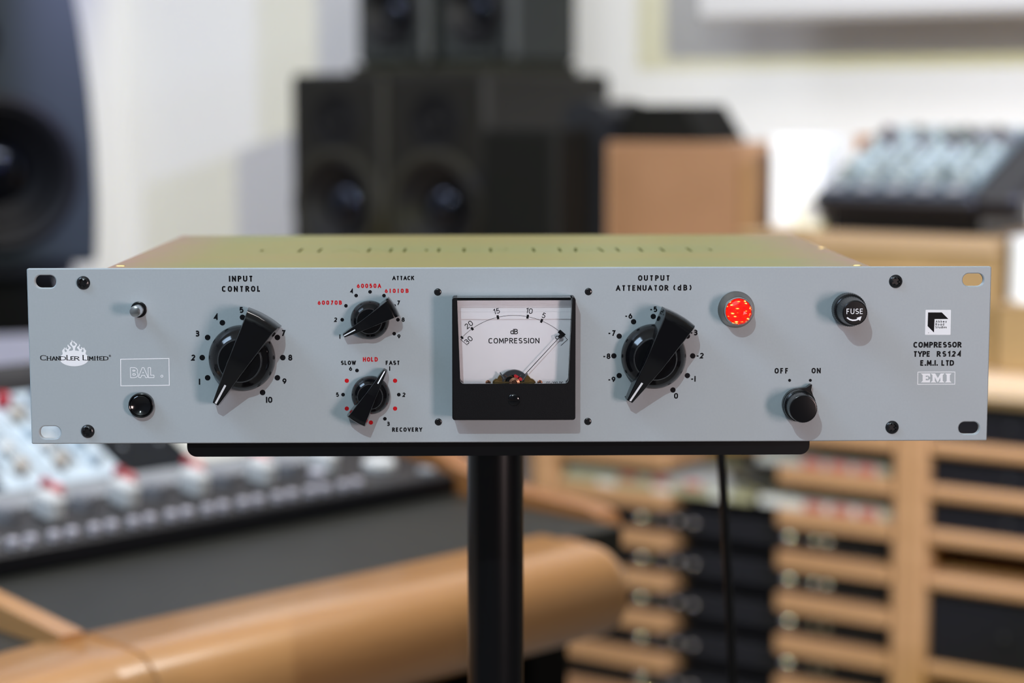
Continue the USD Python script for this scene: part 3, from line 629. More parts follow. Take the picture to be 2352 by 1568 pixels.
obj('meter_back', on_panel(extrude(outer.buffer(-.2), 0.0, 1.0)), 'black_matte', mt, smooth=False)
pane = win.intersection(sbox(-100, -100, 100, y_top - .2)).buffer(-.05)
L_, R_ = MP(1041, 684)[0], MP(1320, 684)[0]
obj('meter_window', on_panel(trimesh.util.concatenate([extrude(pane, 11.9, 12.8), extrude(sbox(L_ + 1.8, y_top - 1.4, R_ - 1.8, y_top - .1), 1.0, 11.9),
    extrude(sbox(L_ + 2.0, y_in - 6.0, R_ - 2.0, y_in - 5.5), 11.2, 11.9)])), 'clear_plastic', mt, smooth=False, label='clear plastic window')
face = cav.buffer(1.2).intersection(outer.buffer(-.9)).intersection(sbox(-100, -100, 100, y_top - 1.6))
dial_face = obj('dial_face', on_panel(extrude(face, 1.0, 4.5)), 'meter_white', mt, smooth=False, label='white dial plate')
DH = 4.5
def DP(cx, cy): return tuple(P(990 + cx / 4.2375, 640 + cy / 4.2375, DH))
ac = np.array(P(1180.4, 887.8, DH)); AR = 165.3 * PX * 0.9955
def dial_ink(name, g, h=(4.45, 4.56)): obj(name, on_panel(extrude(g, *h)), 'ink_black', mt, smooth=False)
dial_ink('scale_arc', LineString([ac + AR * np.array([math.cos(a), math.sin(a)]) for a in np.radians(np.linspace(136.6, 44.5, 60))]).buffer(.09))
for cx, cy, w, l in ((305, 575, 4.2, 7.4), (402, 488, 5, 7.6), (650, 372, 5, 9.2), (941, 366, 5, 9.0), (1077, 408, 5, 9.0), (1270, 533, 17, 8.6)):
    c = np.array(DP(cx, cy)); d = c - ac; d /= np.linalg.norm(d)
    c = ac + d * AR
    dial_ink('scale_tick', affinity.translate(affinity.rotate(sbox(-l / 2 * PX, -w / 2 * PX, l / 2 * PX, w / 2 * PX), math.degrees(math.atan2(d[1], d[0])), origin=(0, 0)), *c))
for s, cx, cy, tr in (('20', 368, 447, 38), ('!5', 638, 315, 12), ('!0', 957, 312, -11), ('5', 1098, 357, -22), ('30', 365, 597, 43)):
    dial_ink('numeral', centred(s, 990 + cx / 4.2375, 640 + cy / 4.2375, 12.4, .13, 1.12, DH, tr, .16))
for q in ([(303, 580), (290, 592), (352, 645)], [(1300, 562), (1328, 592), (1266, 648)]):
    dial_ink('scale_bracket', LineString([DP(*p) for p in q]).buffer(.12, join_style='mitre'))
def dline(s, x0, x1, y0, y1, st, sx): return line_of(s, 990 + x0 / 4.2375, 990 + x1 / 4.2375, 640 + y0 / 4.2375, 640 + y1 / 4.2375, st, sx, DH)
dial_ink('dial_caption', dline('dB', 772, 846, 488, 540, .15, 1.1)); dial_ink('dial_caption', dline('COMPRESSION', 560, 1055, 577, 630, .15, 1.12))
dial_ink('dial_caption', dline('FS=200 DC', 1125, 1288, 1001, 1034, .12, .9))
mc = np.array(P(1181, 884, 6)); R1 = 35.2 * PX
half = Point(*mc).buffer(R1, 32); core = Point(*mc).buffer(24.5 * PX, 32)
obj('pole_ring', on_panel(extrude(half.difference(core), 4.5, 7.5)), 'ring_dark', mt, smooth=False)
obj('pole_core', on_panel(extrude(core.intersection(half), 4.5, 5.2)), 'dark_hole', mt, smooth=False)
def Q(x, y, h): return P(1090 + x / 10.226, 830 + y / 10.226, h)
for pts_ in ([(432, 520), (445, 460), (500, 420), (545, 425), (560, 380), (600, 330), (640, 420), (620, 520)], [(1200, 520), (1180, 430), (1240, 330), (1290, 380), (1310, 410), (1370, 430), (1420, 480), (1425, 520)]):
    obj('pole_bracket', on_panel(extrude(Polygon([tuple(Q(a, b, 7.5)) for a, b in pts_]).buffer(.25), 5.0, 7.7)), 'olive_brass', mt, smooth=False)
obj('bridge_bar', on_panel(extrude(Polygon([tuple(Q(a, b, 8)) for a, b in ((470, 540), (475, 475), (520, 455), (570, 480), (1255, 480), (1310, 455), (1375, 490), (1380, 540))]).buffer(.2), 7.8, 8.6)), 'brass', mt, smooth=False)
hb = Q(935, 500, 8.6)
obj('pivot_hub', on_panel(moved(lathe([(2.75, 0), (2.7, .5), (1.4, .8), (1.0, .5), (0, .5)], 24), hb[0], hb[1], 8.4)), 'copper', mt)
ring_ = Point(*Q(840, 470, 7)).buffer(2.95); obj('coil_spring', on_panel(extrude(ring_.difference(ring_.buffer(-.3)).intersection(sbox(-99, mc[1] - 1, Q(900, 0, 7)[0], 99)), 6.6, 7.0)), 'brass', mt, smooth=False)
for a, b, w, m, nm in (((960, 340), (1090, 420), 7, 'wire_red', 'lead_wire'), ((1085, 320), (1010, 410), 2.2, 'solder', 'lead_pin'), ((1235, 290), (1120, 450), 2.8, 'solder', 'lead_pin'), ((605, 270), (690, 400), 2.6, 'solder', 'lead_pin'), ((710, 320), (760, 360), 1.6, 'copper', 'lead_wire')):
    obj(nm, on_panel(extrude(LineString([tuple(Q(*a, 8)), tuple(Q(*b, 8))]).buffer(w / 2 * PX), 7.0, 7.9)), m, mt, smooth=False)
for cx, cy in ((318, 500), (1535, 500)):
    q = Q(cx, cy, 5); obj('dial_screw', on_panel(moved(phillips(1.35, .5, True), q[0], q[1], 4.6, 90)), 'copper', mt)
nd = np.array(P(1180.4, 887.0, 7)); tp = np.array(P(990 + 1258 / 4.2375, 640 + 560 / 4.2375, 7)); d = (tp - nd) / np.linalg.norm(tp - nd); nrm = np.array([-d[1], d[0]])
body = unary_union([Polygon([nd + d * 8 + nrm * .16, nd + d * 8 - nrm * .16, tp + d * 2.0 - nrm * .10, tp + d * 2.0 + nrm * .10]), Point(*(tp - nrm * 0.1)).buffer(1.05),
                    Point(*np.array(P(990 + 1228 / 4.2375, 640 + 572 / 4.2375, 7))).buffer(.95).difference(Point(*np.array(P(990 + 1228 / 4.2375, 640 + 572 / 4.2375, 7))).buffer(.6))])
obj('needle', on_panel(extrude(body, 6.9, 7.15)), 'ink_black', mt, smooth=False)
q = P(1180.7, 918.0, 13); obj('adjusting_screw', on_panel(moved(phillips(3.1, .9, True), q[0], q[1], 12.95)), 'bakelite', mt)

# chassis with a stencilled top cover
X0, X1, Y0, Y1 = -207.1, 186.2, 3.0, 293.1
CT = 42.0
cover = sbox(X0, Y0, X1, Y1)
def top_pt(px, py):
    d = RIGHT * (px - 1176) / F - UP * (py - 784) / F - BACK
    k = (ZP + CT / 1000 - CAM[2]) / d[2]; q = CAM + k * d; return q[0] * 1000, q[1] * 1000
cuts = []
yb, yt = top_pt(1120, 577.8)[1], top_pt(1120, 570.2)[1]; capT = yt - yb
for c, a, b in (('C', 603, 655), ('H', 691, 735.5), ('A', 765, 830), ('N', 848, 898), ('D', 930, 980), ('L', 1008, 1046), ('E', 1066, 1106), ('R', 1127, 1166), ('L', 1226, 1264), ('I', 1286, 1287), ('M', 1320, 1383), ('I', 1419, 1420), ('T', 1446, 1499), ('E', 1522, 1560), ('D', 1584, 1634)):
    xa, xb = top_pt(a, 574)[0], top_pt(b, 574)[0]; w = GLYPH[c][0]; sx = (xb - xa) / (w * capT) if w else 1
    cuts.append(affinity.translate(vent_shape(c, capT, sx), xa, yb))
cuts = unary_union(cuts).difference(sbox(X0, yb + capT * .60, X1, yb + capT * .60 + 1.6)).difference(sbox(X0, yb + capT * .10, X1, yb + capT * .10 + .8))
sheet = cover.difference(cuts)
cm = extrude(sheet, CT - 1.2, CT)
def box_mm(x0, x1, y0, y1, z0, z1, c=0): return chbox(x0, x1, y0, y1, z0, z1, c)
def to_world(m): return trimesh.Trimesh(np.array(m.vertices) / 1000 + [0, 0, ZP], m.faces, process=False)
ch = obj('chassis_cover', to_world(trimesh.util.concatenate([cm, box_mm(X0, X0 + 1.2, Y0, Y1, -43.4, CT - 1.2), box_mm(X1 - 1.2, X1, Y0, Y1, -43.4, CT - 1.2), box_mm(X0 + 1.2, X1 - 1.2, Y1 - 1.2, Y1, -43.4, CT - 1.2)])), 'chromate', comp, smooth=False, label='yellow chromated steel cover with cut-out lettering')
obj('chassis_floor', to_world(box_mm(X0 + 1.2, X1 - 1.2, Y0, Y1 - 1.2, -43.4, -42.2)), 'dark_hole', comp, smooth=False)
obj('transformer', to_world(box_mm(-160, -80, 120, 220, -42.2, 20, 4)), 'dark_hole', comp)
for px, py in ((277, 610.6), (1970, 609.3), (1888, 569)):
    xx, yy = top_pt(px, py); obj('cover_screw', to_world(moved(phillips(2.6, .45, True), xx, yy, CT)), 'brass', ch)

# ================================================================== STAND AND CABLE
def atY(px, py, Y):
    d = RIGHT * (px - 1176) / F - UP * (py - 784) / F - BACK; k = (Y - CAM[1]) / d[1]; return CAM + k * d
a, b = atY(430, 1051, .004), atY(1859.5, 1042, .004)
st = thing('equipment_stand', 'black steel stand with a flat tray under the compressor', 'stand', (0, 0.13, 0))
cx, hw, zb, zt = (a[0] + b[0]) / 2, (b[0] - a[0]) / 2, (a[2] + b[2]) / 2, ZP - .0436
prof = Polygon([(-hw, zt)] + [(-hw + .0049 * (1 - math.cos(t)), zb + .0049 * (1 - math.sin(t))) for t in np.radians(np.linspace(0, 90, 8))] + [(hw - .0049 * (1 - math.cos(t)), zb + .0049 * (1 - math.sin(t))) for t in np.radians(np.linspace(90, 0, 8))] + [(hw, zt)])
tr = trimesh.creation.extrude_polygon(prof, 0.26, engine='earcut'); v = np.array(tr.vertices)
tr = trimesh.Trimesh(np.column_stack([v[:, 0] + cx, v[:, 2] + .0045, v[:, 1]]), tr.faces[:, ::-1], process=False); tr.fix_normals()
obj('tray', tr, 'bracket_steel', st, smooth=40)
q = atY(1138, 1200, .13)
def cyl(x, y, z0, z1, r, n=48, ch_=.002):
    m = lathe([(0, z0), (r - ch_, z0), (r, z0 + ch_), (r, z1 - ch_), (r - ch_, z1), (0, z1)], n); m.apply_translation((x, y, 0)); return m
obj('pole', cyl(q[0], .13, .03, zb - .004, .0161), 'bracket_steel', st)
obj('mounting_plate', chbox(q[0] - .05, q[0] + .05, .08, .18, zb - .004, zb + .0002, .001), 'bracket_steel', st)
obj('stand_base', cyl(q[0], .13, 0, .03, .22, 64, .006), 'bracket_steel', st)
pth = [atY(1655, 1000, .30), atY(1657, 1060, .30), atY(1662, 1140, .302), atY(1668, 1250, .305), atY(1676, 1400, .31), atY(1682, 1560, .315), atY(1684, 1700, .32)]
from scipy.interpolate import CubicSpline
pth = np.array(pth); cs = CubicSpline(np.arange(len(pth)), pth)(np.linspace(0, len(pth) - 1, 40))
cb = thing('power_cable', 'thin black power cable hanging behind the grey rack unit', 'cable', cs[0])
obj('cord', tube(cs, .0031, 10), 'black_plastic', cb)
obj('plug', chbox(cs[0][0] - .012, cs[0][0] + .012, .2932, .325, cs[0][2] - .004, cs[0][2] + .02, .003), 'black_plastic', cb)

# ================================================================== DESK, CONSOLE
DO = np.array([-.193, .756]); DU = np.array([.72, .694]); DV = np.array([-.694, .72])
def to_desk(m):
    v = np.array(m.vertices); xy = DO + np.outer(v[:, 0], DU) + np.outer(v[:, 1], DV)
    return trimesh.Trimesh(np.column_stack([xy, v[:, 2]]), m.faces, process=False)
def dbox(*a): return to_desk(chbox(*a))
def bar_section(section, a0, a1, n_end=0):
    """A section (b, z) run along the desk from a0 to a1."""
    m = trimesh.creation.extrude_polygon(section, a1 - a0, engine='earcut'); v = np.array(m.vertices)
    m = trimesh.Trimesh(np.column_stack([v[:, 2] + a0, v[:, 0], v[:, 1]]), m.faces, process=False); m.fix_normals(); return m
ZD = .735
desk = thing('studio_desk', 'oak-edged studio desk with a dark top carrying the large console', 'desk', to_desk(trimesh.Trimesh([(0, .3, 0)], [(0, 0, 0)], process=False)).vertices[0])
obj('desk_top', dbox(-.62, .455, .0, 1.05, ZD - .03, ZD, .002), 'desk_olive', desk)
th = np.radians(np.linspace(90, 262, 22))
nose = Polygon([(.0, .700), (.0, .745)] + [(-.066 + .046 * math.cos(x) * 1.0, .699 + .046 * math.sin(x)) for x in th] + [(-.04, .655), (-.02, .67)])
rail = bar_section(nose.buffer(0), -.205, .332)
obj('arm_rail', to_desk(rail), 'wood_oak', desk, smooth=40)
capm = trimesh.creation.icosphere(3, .046); v = np.array(capm.vertices) * [.62, 1, 1] + [.332, -.066, .699]
obj('rail_end', to_desk(trimesh.Trimesh(v, capm.faces, process=False)), 'wood_oak', desk)
obj('rail_core', dbox(.332, .365, -.06, 0, .66, .742, .02), 'wood_orange', desk)
n2 = affinity.scale(nose.buffer(0), .955, .955, origin=(-.03, .70)); obj('rail_joint', to_desk(bar_section(n2, -.245, -.205)), 'wood_oak', desk, smooth=40)
# the next length of rail, turned towards the camera at the seam
ang2 = math.radians(-8); cr, sr = math.cos(ang2), math.sin(ang2)
r2 = bar_section(nose.buffer(0), -.62, -.004); v = np.array(r2.vertices); xa, xb = v[:, 0], v[:, 1]
r2 = trimesh.Trimesh(np.column_stack([-.245 + xa * cr - (xb) * -sr * -1 * -1, xb * cr + xa * -sr * -1 * -1, v[:, 2]]), r2.faces, process=False); r2.fix_normals()
obj('arm_rail', to_desk(r2), 'wood_oak', desk, smooth=40)
for a0, a1, m in ((.437, .490, 'wood_orange'), (-.232, -.210, 'wood_oak')):
    if a0 > 0:
        s_ = Polygon([(.032, .700), (.032, .728), (.040, .741), (.055, .745), (.17, .750), (.26, .764), (.62, .91), (1.0, .93), (1.0, .70)])
        obj('desk_cheek', to_desk(bar_section(s_, a0 + .02, a1)), m, desk, smooth=False)
    else:
        s_ = Polygon([(-.005, .72), (-.005, .748), (.252, .770), (.252, .72)])
        obj('desk_cheek', to_desk(bar_section(s_, a0, a1)), m, desk, smooth=False)
for a in (-.55, .40):
    obj('desk_leg', dbox(a, a + .06, .08, .9, 0, ZD - .03, .004), 'case_black', desk)
obj('modesty_panel', dbox(-.49, .40, .40, .42, .10, ZD - .03, .002), 'case_black', desk)
obj('foot_beam', dbox(.02, .56, .34, .40, .19, .235, .006), 'wood_oak', desk)

con = thing('mixing_console', 'large grey mixing console with white channel strips and red-tipped controls', 'mixing console', to_desk(trimesh.Trimesh([(0, .45, ZD)], [(0, 0, 0)], process=False)).vertices[0])
T8, T25 = math.tan(math.radians(8)), math.tan(math.radians(25))
def zl(b): return .765 + (b - .315) * T8
def zu(b): return .80 + (b - .42) * T25
CA0, CA1 = -.60, .450
sec = Polygon([(.258, ZD + .002), (.258, .750), (.264, zl(.264)), (.362, zl(.362)), (.385, zu(.385)), (.552, zu(.552)), (.560, zu(.560) + .012), (.585, zu(.585) + .012), (.60, zu(.585)), (.60, ZD + .002)])
obj('console_body', to_desk(bar_section(sec, CA0, CA1)), 'console_grey', con, smooth=False)
obj('front_lip', dbox(CA0 - .002, CA1 + .003, .2545, .262, ZD + .001, .757, .002), 'console_lip', con)
def on_low(a, b, m):        # local (x along, y back, z up) mesh put on the fader deck
    c8, s8 = math.cos(math.radians(8)), math.sin(math.radians(8)); v = np.array(m.vertices)
    return to_desk(trimesh.Trimesh(np.column_stack([a + v[:, 0], b + v[:, 1] * c8 - v[:, 2] * s8, zl(b) + v[:, 1] * s8 + v[:, 2] * c8]), m.faces, process=False))
def on_up(a, b, m):
    c, s = math.cos(math.radians(25)), math.sin(math.radians(25)); v = np.array(m.vertices)
    return to_desk(trimesh.Trimesh(np.column_stack([a + v[:, 0], b + v[:, 1] * c - v[:, 2] * s, zu(b) + v[:, 1] * s + v[:, 2] * c]), m.faces, process=False))
def disc(r, h, n=20, c=.15): return lathe([(0, 0), (r, 0), (r, h * (1 - c)), (r * (1 - c), h), (0, h)], n)
# light strip between the decks, then the channel modules
for k in range(-6, 4):
    a = .015 + .09 * k - .002
    if a < CA0: continue
    obj('grey_strip', to_desk(bar_section(Polygon([(.3625, zl(.362) + .0005), (.3855, zu(.385) + .0005), (.3848, zu(.385) + .004), (.3612, zl(.362) + .003)]), a - .012, a + .0765)), 'console_strip', con, smooth=False)
cols = {-4: 'console_white', -3: 'console_cream', -2: 'console_white', -1: 'console_white', 0: 'console_white', 1: 'console_black', 2: 'console_cream', 3: 'console_cream'}
for k in range(-6, 4):
    a0 = .0105 + .0895 * k
    m = cols.get(k, 'console_white')
    if a0 < CA0: continue
    mod = obj('channel_module', on_up(a0, .389, chbox(0, .0865, 0, .176, 0.0003, .003, .0008)), m, con, label={'console_black': 'dark channel module', 'console_cream': 'cream channel module'}.get(m, 'pale blue channel module'))
    if m == 'console_black':
        for j in range(3): obj('module_screw', on_up(a0 + .02 + .024 * j, .43 + .03 * (j % 2), moved(disc(.0028, .003, 12), 0, 0, .003)), 'chrome', mod)
        continue
    for j in range(5):
        for i in range(2):
            cb_ = [['cap_beige', 'console_white'], ['cap_white', 'console_white'], ['console_white', 'cap_navy'], ['cap_beige', 'cap_navy'], ['cap_red', 'cap_navy']][j][(i + k) % 2]
            if k >= 2: cb_ = ['cap_white', 'cap_beige'][(i + j) % 2]
            obj('module_knob', on_up(a0 + .022 + .042 * i, .389, moved(disc(.0085, .013), 0, .030 + .031 * j, .003)), cb_, mod)
    obj('slate_inlay', on_up(a0, .389, chbox(.040, .047, .03, .165, .003, .0036, 0)), 'console_slate', mod, smooth=False)
    if k == -1:
        obj('red_button', on_up(a0 + .012, .405, chbox(-.009, .009, -.012, .012, .003, .016, .003)), 'cap_red', mod, label='dark red button')
        obj('slate_plate', on_up(a0, .389, chbox(.002, .034, .003, .05, .003, .0036, 0)), 'console_slate', mod, smooth=False)
for k in range(-5, 4):
    a = .002 + .0885 * k
    if a < CA0 + .02: continue
    obj('record_button', to_desk(moved(trimesh.creation.icosphere(2, .0085), a, .3735, .784)), 'cap_pink', con, label='pink record button')
    obj('record_cap', to_desk(moved(lathe([(0, 0), (.006, 0), (.006, .006), (.004, .008), (0, .008)], 16), a - .006, .383, .789)), 'cap_red', con, label='deep red button')
    obj('pan_knob', on_low(a + .012, .343, disc(.013, .016, 24)), 'cap_grey', con, label='grey round knob')
    obj('fader_cap', on_low(a + .052, .333, chbox(-.0095, .0095, -.020, .016, 0, .026, .004)), 'cap_white', con, label='tall white fader cap')
for k in range(-10, 9):
    for dx in (-.0098, .0098):
        a = -.009 + .0455 * k + dx
        if CA0 + .02 < a < .345: obj('mute_button', on_low(a, .2725, disc(.0064, .008, 18)), 'cap_lilac', con, label='lilac grey round button')
obj('mute_button', on_low(.30, .318, disc(.009, .009, 18)), 'cap_lilac', con)
obj('jog_wheel', on_low(.392, .318, lathe([(0, 0), (.019, 0), (.019, .006), (.016, .010), (.012, .010), (.010, .008), (0, .008)], 32)), 'cap_white', con, label='white jog wheel')
obj('jog_wheel', on_low(.430, .280, disc(.010, .004, 24)), 'console_strip', con)
for j in range(3):
    obj('deck_screw', on_low(-.100 - .006 * j, .262 + .014 * j + .006, trimesh.creation.icosphere(2, .0022)), 'chrome', con, label='bright deck screw')

# ================================================================== RACK WING
FB = 2.88                                             # front plane of the wing
wing = thing('rack_wing', 'oak rack wing with many thin shelves at the lower right', 'rack cabinet', room(-.95, 3.3, 0))
def w(name, a0, a1, b0, b1, z0, z1, m, c=.004, label=None): return obj(name, slab(a0, a1, b0, b1, z0, z1, c), m, wing, label=label)
WZ = .768
w('top_board', -3.05, .25, FB - .012, 3.86, .722, WZ, 'wood_pale', .014)
PA, PB, PC = -1.980, -1.286, .10                       # posts
for a, b in ((PA, PA + .05), (PB, PB + .058), (PC, PC + .05)):
    w('post', a, b, FB, FB + .05, .05, .722, 'wood_slat', .008)
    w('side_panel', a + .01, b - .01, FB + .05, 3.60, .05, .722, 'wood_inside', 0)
w('back_panel', PA + .05, PC, 3.60, 3.615, .05, .722, 'case_black', 0)
w('plinth', PA, PC + .05, FB + .04, 3.60, 0, .05, 'case_black', 0)
w('side_panel', -3.04, -3.0, FB, 3.6, 0, .722, 'wood_slat', .004)
pitch = .0711; zs0 = .648
def notch_shelf(z):
    """A shelf with a deep round-cornered hand cut-out in the middle."""
    p = sbox(PA + .05, FB + .004, PB, 3.58)
    n0, n1 = -1.699, -1.494
    cut = sbox(n0, FB - .1, n1, FB + .23).buffer(-.03).buffer(.03)
    p = p.difference(cut.union(sbox(n0, FB - .1, n1, FB + .1)))
    p = p.buffer(-.012).buffer(.012)
    m = extrude(p, z - .0118, z + .0118); v = np.array(m.vertices)
    xy = CAM[:2] + np.outer(v[:, 0], RX) + np.outer(v[:, 1], RY)
    return trimesh.Trimesh(np.column_stack([xy, v[:, 2]]), m.faces, process=False)
for k in range(8):
    z = zs0 - pitch * k
    obj('notched_shelf', notch_shelf(z), 'wood_slat', wing, smooth=40)
for k in (0, 1, 2, 3, 5, 6, 7):
    z = zs0 - pitch * k - .001
    w('shelf', PB + .058, PC, FB + .004, 3.58, z - .0118, z + .0118, 'wood_slat', .006)
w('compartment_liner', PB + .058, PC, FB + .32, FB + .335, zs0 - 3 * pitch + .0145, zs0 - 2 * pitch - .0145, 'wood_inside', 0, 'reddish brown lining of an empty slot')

def rack_unit(a0, a1, z, b, label, knobs, hgt=.0395, group='black rack units'):
    t = thing('rack_unit', label, 'rack unit', room((a0 + a1) / 2, b + .1, z), group)
    obj('unit_case', slab(a0 + .004, a1 - .004, b + .004, b + .22, z, z + hgt, .001), 'gear_black', t)
    obj('faceplate', slab(a0, a1, b, b + .004, z, z + hgt, .0008), 'gear_grey', t)
    for a, r, m in knobs:
        kn = facing(lathe([(0, 0), (r, 0), (r, .005)] + [(r * math.cos(x), .005 + r * math.sin(x)) for x in np.radians((15, 30, 45, 60, 75))] + [(0, .005 + r)], 20))
        obj('unit_knob', to_room(kn, a, b, z + hgt / 2), m, t, smooth=60)
    return t
for i, k in enumerate((2, 3, 4, 5, 6)):
    z = zs0 - pitch * (k + 1) + .0120
    kn = [(-1.762, .011, 'chrome'), (-1.72, .008, 'steel'), (-1.69, .008, 'steel'), (-1.66, .007, 'steel'), (-1.477, .011, 'chrome'), (-1.432, .008, 'chrome' if k < 4 else 'steel'), (-1.408, .008, 'chrome' if k < 4 else 'steel'), (-1.35, .006, 'tower_grey')]
    rack_unit(PA + .055, PB - .006, z, FB + .036, f'black rack unit behind the shelf cut-outs, {["topmost", "second from the top", "third from the top", "fourth from the top", "lowest"][i]} of the column', kn, .0450, 'units behind the cut-outs')
for i, (k, h_) in enumerate(((-1, .0395), (0, .0395), (1, .0395), (4, .11))):
    z = zs0 - pitch * (k + 1) + .0109
    if k == -1: h_ = .055
    rack_unit(PB + .062, PC - .004, z, FB + .02, ['wide black unit directly under the oak top board', 'wide black unit, second from the top in the right bay', 'wide black unit just above the empty brown slot', 'tall black unit below the empty brown slot'][i],
              [(-1.10 + .1 * j, .006, 'tower_grey') for j in range(4)], h_, 'wide units in the right bay')
w_z = zs0 - 6 * pitch
rack_unit(PB + .062, PC - .004, w_z - .056, FB + .02, 'wide black unit with a pale display at the lower right corner', [(-1.02, .016, 'cap_ice')], .0395, 'wide units in the right bay')
# magazines on the two upper shelves
for k, (a0, a1, m, h_, lb) in enumerate(((PA + .06, -1.60, 'paper_grey', .014, 'grey magazine with red blocks on the shelf just right of the stand pole'), (PA + .055, -1.55, 'paper_olive', .012, 'olive magazine lying under a grey one just right of the stand pole'),
        (-1.58, PB - .01, 'paper_white', .016, 'pale grey magazine on the lower magazine shelf beside the post'), (-1.54, PB - .015, 'paper_grey', .015, 'grey magazine with red blocks on the upper magazine shelf'))):
    sh = zs0 - pitch * (2 if k < 3 else 1) + .0119
    z = sh + (0 if k in (1, 2, 3) else .0125)
    t = thing('magazine', lb, 'magazine', room((a0 + a1) / 2, 3.1, z), 'magazines on the shelves')
    b = FB + (.03 if k != 1 else .025)
    if k == 2: a0 = -1.535
    if k < 2: a1 = min(a1, -1.545)
    obj('cover', slab(a0, a1, b, b + .28, z, z + h_, .001), m, t)
    for j in range(3):
        aj = a0 + (a1 - a0) * (.35 + .2 * j) if k != 1 else a0 + (a1 - a0) * (.2 + .3 * j)
        obj('spine_block', slab(aj, aj + .035, b - .0008, b + .001, z + .001, z + h_ - .001, 0), 'paper_red' if k != 1 else 'paper_white', t, smooth=False)
pth = np.array([room(-1.64, 3.02, 0.5499), room(-1.60, 2.945, 0.5496), room(-1.555, 2.918, 0.5489), room(-1.52, 2.92, 0.5424), room(-1.46, 2.99, 0.5392)]); cs = CubicSpline(np.arange(5), pth)(np.linspace(0, 4, 24))
obj('patch_cable', tube(cs, .005, 8), 'black_plastic', label='short black cable drooping across the shelf cut-out', cat='cable')

# ================================================================== LOUDSPEAKERS
def driver(t, a, b, z, R, cap_r, m_ring='rubber', m_cone='cone_black', ring_w=.16, label=None, yaw=None):
    """A cone driver in a front that faces the camera side: ring > cone, dust cap."""
    put = (lambda m: to_room(facing(m), a, b, z)) if yaw is None else yaw
    r = obj('driver_ring', put(lathe([(R * (1 - ring_w), -.004), (R * (1 - ring_w), .004), (R * (1 - ring_w * .5), .009), (R * .98, .006), (R, .002), (R, -.002)], 48)), m_ring, t, label=label)
    cd = R * .42
    obj('cone', put(lathe([(R * .86, .002), (R * .80, .008), (R * .72, .003), (R * .70, 0), (cap_r, -cd * .62), (0, -cd * .64)], 48)), m_cone, r, smooth=50)
    cap = lathe([(cap_r, -cd * .62)] + [(cap_r * math.cos(x), -cd * .62 + cap_r * .55 * math.sin(x)) for x in np.radians((15, 30, 45, 60, 75, 85))] + [(0, -cd * .62 + cap_r * .55)], 40)
    obj('dust_cap', put(cap), 'dust_cap', r, smooth=60)
    return r
def hole_box(a0, a1, b0, b1, z0, z1, holes, c=.012):
    """A cabinet with round driver openings cut through its front."""
    m = chbox(a0, a1, b0, b1, z0, z1, c); A = manifold3d.Manifold(manifold3d.Mesh(np.asarray(m.vertices, np.float32), np.asarray(m.faces, np.uint32)))
    for a, z, r, dep in holes:
        q = manifold3d.Manifold.cylinder(dep + .02, r, r, 40).rotate((90, 0, 0)).translate((a, b0 + dep, z))
        A = A - q
    g = A.to_mesh(); v = np.array(g.vert_properties[:, :3]); xy = CAM[:2] + np.outer(v[:, 0], RX) + np.outer(v[:, 1], RY)
    return trimesh.Trimesh(np.column_stack([xy, v[:, 2]]), np.array(g.tri_verts), process=False)
def speaker(a0, wd, b0, dp, z0, z1, label, R, zc, tw_z, m, grp, olive=None, port=False):
    t = thing('studio_speaker', label, 'loudspeaker', room(a0 + wd / 2, b0 + dp / 2, z0), grp)
    ac_ = a0 + wd / 2
    obj('cabinet', hole_box(a0, a0 + wd, b0, b0 + dp, z0, z1, [(ac_, zc, R * .86, R * .5), (ac_, tw_z, R * .30, .02)]), m, t)
    driver(t, ac_, b0, zc, R, R * .36, olive or 'rubber', ring_w=.2)
    tw = obj('tweeter', to_room(facing(lathe([(R * .52, 0), (R * .5, .004), (R * .32, .001), (R * .28, -.006), (R * .14, -.006)] + [(R * .14 * math.cos(x), -.006 + R * .10 * math.sin(x)) for x in np.radians((30, 60, 80))] + [(0, -.006 + R * .1)], 36)), ac_, b0, tw_z), 'cone_black', t)
    if port: obj('bass_slot', to_room(facing(lathe([(.022, 0), (.022, .003), (.017, .003), (.015, -.004), (0, -.004)], 24)), a0 + wd * .82, b0, z0 + .03), 'cone_black', t)
    return t
SZ = WZ
ST = 1.2495
speaker(-2.930, .267, 3.33, .48, SZ, ST, 'large black speaker at the left of the lower row', .124, .966, 1.145, 'speaker_black', 'lower row of speakers', 'speaker_olive')
speaker(-2.661, .267, 3.33, .48, SZ, ST, 'large black speaker at the right of the lower row', .124, .966, 1.145, 'speaker_black', 'lower row of speakers', 'speaker_olive')
for i, a in enumerate((-2.872, -2.640)):
    obj('isolation_pad', slab(a - .002, a + .205, 3.475, 3.735, ST + .0005, 1.2695, .004), 'foam_olive', label=f'olive foam pad under the {("left", "right")[i]} small speaker', cat='foam pad', group='foam pads between the speakers')
    speaker(a, .203, 3.49, .247, 1.270, 1.62, f'small black speaker on top of the stack, {("left", "right")[i]} one of the two', .080, 1.385, 1.535, 'speaker_grey', 'small speakers on top', port=True)
b_ = thing('subwoofer_box', 'plain matt black loudspeaker standing in front of the stack', 'loudspeaker', room(-2.09, 3.1, SZ))
obj('cabinet', slab(-2.168, -2.000, 3.0, 3.12, SZ, 1.140, .006), 'case_black', b_)
obj('grille', slab(-2.162, -2.006, 2.992, 3.0, SZ + .02, 1.134, .003), 'case_black', b_)
tw_ = thing('tower_case', 'dark grey upright case with a rounded top beside the black speaker', 'equipment case', room(-2.03, 3.2, SZ))
tp_ = Polygon([(-.049, 0), (-.049, .385)] + [(.049 * math.cos(x), .385 + .036 * math.sin(x)) for x in np.radians(np.linspace(170, 10, 12))] + [(.049, .385), (.049, 0)])
